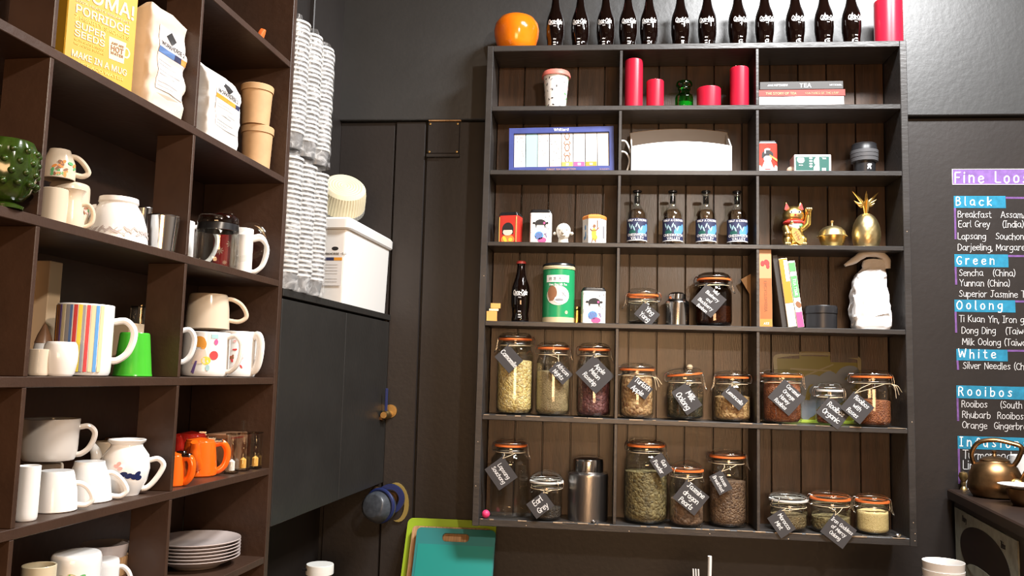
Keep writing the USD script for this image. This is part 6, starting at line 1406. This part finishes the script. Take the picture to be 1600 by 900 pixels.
secs = [(1490, 306, 1571, 325, 'Black', 8, [('Breakfast   Assam/UVA', 1496, 340), ('Earl Grey    (India)', 1497, 355), ('Lapsang   Souchong', 1496, 374), ('Darjeeling, Margaret', 1496, 391)], 374),
        (1491, 397, 1575, 417, 'Green', 8, [('Sencha   (China)', 1498, 431), ('Yunnan (China)', 1499, 447), ('Superior Jasmine Tea', 1498, 464)], 445),
        (1491, 468, 1586, 487, 'Oolong', 8, [('Ti Kuan Yin, Iron goddess', 1498, 503), ('Dong Ding   (Taiwan)', 1502, 521), ('Milk Oolong (Taiwan)', 1503, 539)], 520),
        (1494, 545, 1574, 563, 'White', 8, [('Silver Needles (China)', 1504, 576)], 578),
        (1494, 602, 1640, 622, 'Rooibos', 8, [('Rooibos    (South Africa)', 1502, 636), ('Rhubarb  Rooibos', 1503, 653), ('Orange  Gingerbread', 1503, 669)], 658),
        (1496, 681, 1660, 701, 'Infusions', 8, [('Turmericade', 1504, 717), ('Lime', 1504, 733), ('(Mint)', 1508, 764)], 756)]
for u0, v0, u1, v1, head, _, rows, vl in secs:
    bar(u0, v0, u1, v1, 'chalk_cyan'); chalk(head, u0 + 3, v1 - 4, 13.5, gap=2.2, w=.8)
    if u1 < 1600: line(u1, v0 + 3, u1 + 120, v0 + 4, 3)
    line(u0 + 2, v1, u0 + 3, vl, 3)
    for tx_, u, v in rows: chalk(tx_, u, v, 10.5 if v < 700 else 13, 'chalk_soft', w=.58)

# ================================================================ ALONG THE COUNTER
# dark cabinet on the right with the kettle
ang = -.148
dirv = np.array([math.sin(.148), math.cos(.148), 0]); far = on_y(1490, 765, YW - .03)
zk = far[2]; Lk = 1.0; wk = .55
t = thing('wine_cabinet', 'dark wooden cabinet with etched panel on its side, at the right edge', 'cabinet', (far[0], far[1], ZC), PI / 2 + ang - PI)   # local x runs toward the viewer along its long side
hk = zk - ZC
# local frame: x toward the viewer, front side at y=0 facing -y?
c_, s_ = math.cos(PI / 2 + ang - PI), math.sin(PI / 2 + ang - PI)
part(t, 'body', bx(0, Lk, 0, wk, 0, hk - .03, .003), M['dark_wood'])
part(t, 'top', bx(-.015, Lk + .01, -.015, wk, hk - .03, hk, .004), M['dark_wood'])
def kloc(u, v, off=0.):
    """(x, z) on the cabinet's long side for a picture point"""
    nn = np.array([-dirv[1], dirv[0], 0]); d = ray(u, v); k_ = np.dot(nn, far - EYE) / np.dot(nn, d); q = EYE + d * k_
    return float(np.dot(far - q, dirv)), q[2] - ZC
xa, za2 = kloc(1494, 792); xb, zb3 = kloc(1592, 835); _, zl2 = kloc(1497, 878)
def kpart(name, poly, off, th, m): part(t, name, mv(upright(extr(poly, th)), (0, -off, 0)), M[m], False)
pz0 = min(zl2, .02); pnl = rect(xa, max(.012, zl2 - .03), xb, za2)
kpart('etched_panel', pnl, .0005, .004, 'etched_panel')
pc = ((xa + xb) / 2, (max(.012, zl2 - .03) + za2) / 2); hw, hh_ = (xb - xa) / 2, (za2 - max(.012, zl2 - .03)) / 2
kpart('oval', ell(pc[0], pc[1], hw * .80, hh_ * .76, 0, 48), .0048, .0008, 'dark_wood')
kpart('oval_base', ell(pc[0], pc[1] - hh_ * .55, hw * .55, hh_ * .22, 0, 32).intersection(ell(pc[0], pc[1], hw * .79, hh_ * .75, 0, 48)), .0058, .0006, 'etched_panel')
for tx_, fx2, fz2 in (('Henry', -.62, .82), ('Thiss', .62, .72), ('Tea', -.7, -.72)):
    kpart('lettering', affinity.translate(pen(tx_, hh_ * .16, 1.0, .1), pc[0] + fx2 * hw, pc[1] + fz2 * hh_ - .01), .0048, .0006, 'print_black')
def kworld(u, v_base_off=0., y_in=.12):
    """a point on the cabinet's top seen in picture column u, y_in metres in from its edge"""
    n = F_PX * RIGHT - (u - 800) * FWD; nn = np.array([dirv[1], -dirv[0], 0])
    base = far + nn * y_in; base = np.array([base[0], base[1], zk]); k_ = np.dot(n, base - EYE) / np.dot(n, dirv); return base - dirv * k_
q = kworld(1506, 0, .03); s = px(q)
t = thing('brass_finial', 'small brass knob standing on the dark cabinet, left of the kettle', 'finial', q)
part(t, 'finial', lathe([(0, 0), (.010, 0), (.009, .004), (.005, .010), (.007, .018), (.0055, .024), (.010, .030), (.0135, .040), (.011, .050), (0, .054)], 24), M['brass'])
q = kworld(1556, 0, .075); s = px(q)
R = 39 * s; H = zat(q, 1556, 718) - q[2]
t = thing('kettle', 'old copper kettle with arched handle on the dark cabinet', 'kettle', q)
part(t, 'body', lathe([(0, 0), (R * .78, 0), (R * .84, .004), (R * 1.0, H * .22), (R * 1.0, H * .34), (R * .93, H * .62), (R * .80, H * .82), (R * .56, H * .94), (R * .54, H * .98), (0, H * .98)], 44), M['old_copper'], 50)
part(t, 'lid', lathe([(R * .53, H * .97), (R * .56, H * .985), (R * .4, H * 1.06), (R * .1, H * 1.1), (R * .06, H * 1.16), (R * .11, H * 1.22), (0, H * 1.26)], 36), M['old_copper'])
hd_ = side(q) - .1
part(t, 'handle', rot(tube(curve([(-R * .72, 0, H * .82), (-R * .80, 0, H * 1.12), (-R * .55, 0, H * 1.42), (0, 0, H * 1.52), (R * .6, 0, H * 1.46), (R * .95, 0, H * 1.36), (R * .84, 0, H * 1.08), (R * .66, 0, H * .86)], 6), .0065, 10, (1.5, 1)), hd_, (0, 0, 1)), M['old_copper'], 50)
part(t, 'spout', rot(tube(curve([(R * .8, 0, H * .32), (R * 1.15, 0, H * .45), (R * 1.4, 0, H * .8), (R * 1.75, 0, H * .95)], 6), np.linspace(.022, .010, 19), 14), side(q) - .5, (0, 0, 1)), M['old_copper'], 50)
part(t, 'collar', rot(mv(trimesh.creation.icosphere(2, .016), (R * .98, 0, H * .42)), side(q) - .75, (0, 0, 1)), M['pale_gold'], True)
q = kworld(1602, 0, .10); s = px(q); Hs = zat(q, 1602, 764) - q[2]
t = thing('saucer_stand', 'reddish brown bowl under the white saucer at the right edge', 'bowl', q)
part(t, 'bowl', lathe([(0, 0), (.026, 0), (.030, .004), (.040, Hs * .6), (.043, Hs), (0, Hs)], 32), M['old_copper'])
solo('saucer', 'white saucer lying on the brown bowl at the right edge', 'saucer', lathe([(0, 0), (.03, 0), (.034, .002), (.062, .009), (.0625, .0105), (.034, .0045), (0, .004)], 44), M['white_ceramic'], (q[0], q[1], q[2] + Hs + .0003))
q = kworld(1605, 0, .20); s = px(q)
mug('teacup', 'white round cup behind the kettle spout at the right edge', 'cup', q, 22 * s, zat(q, 1600, 712) - q[2], M['white_ceramic'], side(q), handle=False, prof=None)
# stack of white cups at the bottom right
q = on_y(1474, 877, 1.86); q = np.array([q[0], 2.08, 0]); q = on_y(1474, 877, 2.08)
s = px(q); R = 30.5 * s; zc0 = ZC
nS = 5; top_h = q[2] - ZC; sp_ = .019; h0 = top_h - (nS - 1) * sp_
for i in range(nS):
    prof = [(R * .62, 0), (R * .64, .003), (R * .995, h0 - .003), (R, h0)]
    solo('paper_cup', f'white cup, {["lowest", "second lowest", "middle", "second highest", "topmost"][i]} in the stack at the bottom right', 'cup', lathe(shell(prof, .0008), 40), M['white_ceramic'], (q[0], q[1], ZC + i * sp_), group='stack of white cups on the counter')
# jar with white lid under the corner cabinet
q = on_y(500, 881, 2.32); R = 21.5 * px(q)
t = thing('jar', 'jar with flat white screw lid under the corner cabinet', 'jar', (q[0], q[1], ZC))
Hj = q[2] - ZC
part(t, 'body', lathe([(0, 0), (R * .92, 0), (R * .96, .004), (R * .96, Hj * .72), (R * .84, Hj * .8), (R * .84, Hj * .84), (0, Hj * .84)], 36), M['brown_ware'])
part(t, 'lid', lathe([(R * .9, Hj * .82), (R * .99, Hj * .82), (R, Hj * .83), (R, Hj * .985), (R * .96, Hj), (0, Hj)], 40), M['lid_white'])
part(t, 'lid_notch', mv(rbox(R * .75, .006, .006, .001), (-R * .72, -R * .62, Hj * .90)), M['tin_black'])
# chopping boards leaning against the wall
def board(label, u0, u1, vt, yt, yb, m, rad, hole=None, th=.010, edge=None):
    qa, qb = on_y(u0, vt, yt), on_y(u1, vt, yt)
    w = qb[0] - qa[0]; h = math.hypot(qa[2] - ZC, yt - yb); tl = math.atan2(yt - yb, qa[2] - ZC)
    t = thing('chopping_board', label, 'chopping board', ((qa[0] + qb[0]) / 2, yb, ZC + th * math.sin(tl) + .0004), 0, None, (-tl, 0))
    pl = rect(-w / 2, 0, w / 2, h).buffer(-rad).buffer(rad, 8)
    if hole:
        hx = ell(0, 0, hole[2], hole[3]); hx = rect(-hole[2], -hole[3], hole[2], hole[3]).buffer(-hole[3] * .95).buffer(hole[3] * .95, 8); hx = affinity.translate(hx, hole[0], h - hole[1])
        pl = pl.difference(hx)
    part(t, 'board', mv(upright(extr(pl, th)), (0, th, 0)), M[m], 30)
    return t, w, h, pl
board('lime green plastic chopping board, rearmost of the three leaning boards', 638, 776, 811, 2.655, 2.55, 'board_green', .018)
board('brown wooden chopping board between the green and the teal one', 645, 768, 824, 2.620, 2.525, 'board_wood', .012, th=.012)
sT = px(on_y(710, 830, 2.61))
t, w, h, pl = board('teal plastic chopping board with a grip hole, frontmost of the leaning boards', 652, 775, 826, 2.590, 2.497, 'board_teal_edge', .014, (.0, 13.5 * sT, 21 * sT, 6.5 * sT))
part(t, 'cutting_face', mv(upright(extr(rect(-w / 2 + .008, .01, w / 2 - .004, h - 25 * sT), .0012)), (0, -.0002, 0)), M['board_teal'], False)
# utensils in a pot, only their tips in view
q = on_y(1100, 905, 2.38)
t = thing('utensil_pot', 'dark pot for utensils on the counter below the picture edge', 'pot', (q[0], 2.38, ZC))
part(t, 'body', lathe(shell([(.045, 0), (.05, .004), (.055, max(.06, q[2] - ZC - .03))], .004), 36), M['cup_black'])
qt = on_y(1109, 869, 2.38)
t = thing('knife', 'knife with white handle standing up from the counter', 'knife', (q[0] + .012, 2.38, ZC + .006))
Lh = qt[2] - ZC - .006; dx = qt[0] - q[0] - .012
part(t, 'handle', tube(curve([(dx * .55, 0, Lh - .10), (dx * .8, 0, Lh - .05), (dx * 1.02, 0, Lh - .012), (dx * .98, 0, Lh)], 5), .0095, 12, (1, .6)), M['tin_white'], 50)
part(t, 'blade', tube([(0, 0, .0), (dx * .55, 0, Lh - .098)], .008, 4, (1, .12)), M['steel'], False)
qt = on_y(1087, 889, 2.38); dx = qt[0] - q[0] + .012; Lf = qt[2] - ZC - .006
t = thing('fork', 'white fork standing tines up beside the knife', 'fork', (q[0] - .012, 2.38, ZC + .006))
part(t, 'handle', tube([(0, 0, 0), (dx * .8, 0, Lf - .05)], .004, 8), M['tin_white']); part(t, 'head', rbox(.018, .003, .02, .001, (dx * .85, 0, Lf - .052)), M['tin_white'])
for i in range(3): part(t, 'tine', tube([(dx * .85 + (i - 1) * .007, 0, Lf - .034), (dx + (i - 1) * .007, 0, Lf)], .0022, 6), M['tin_white'])
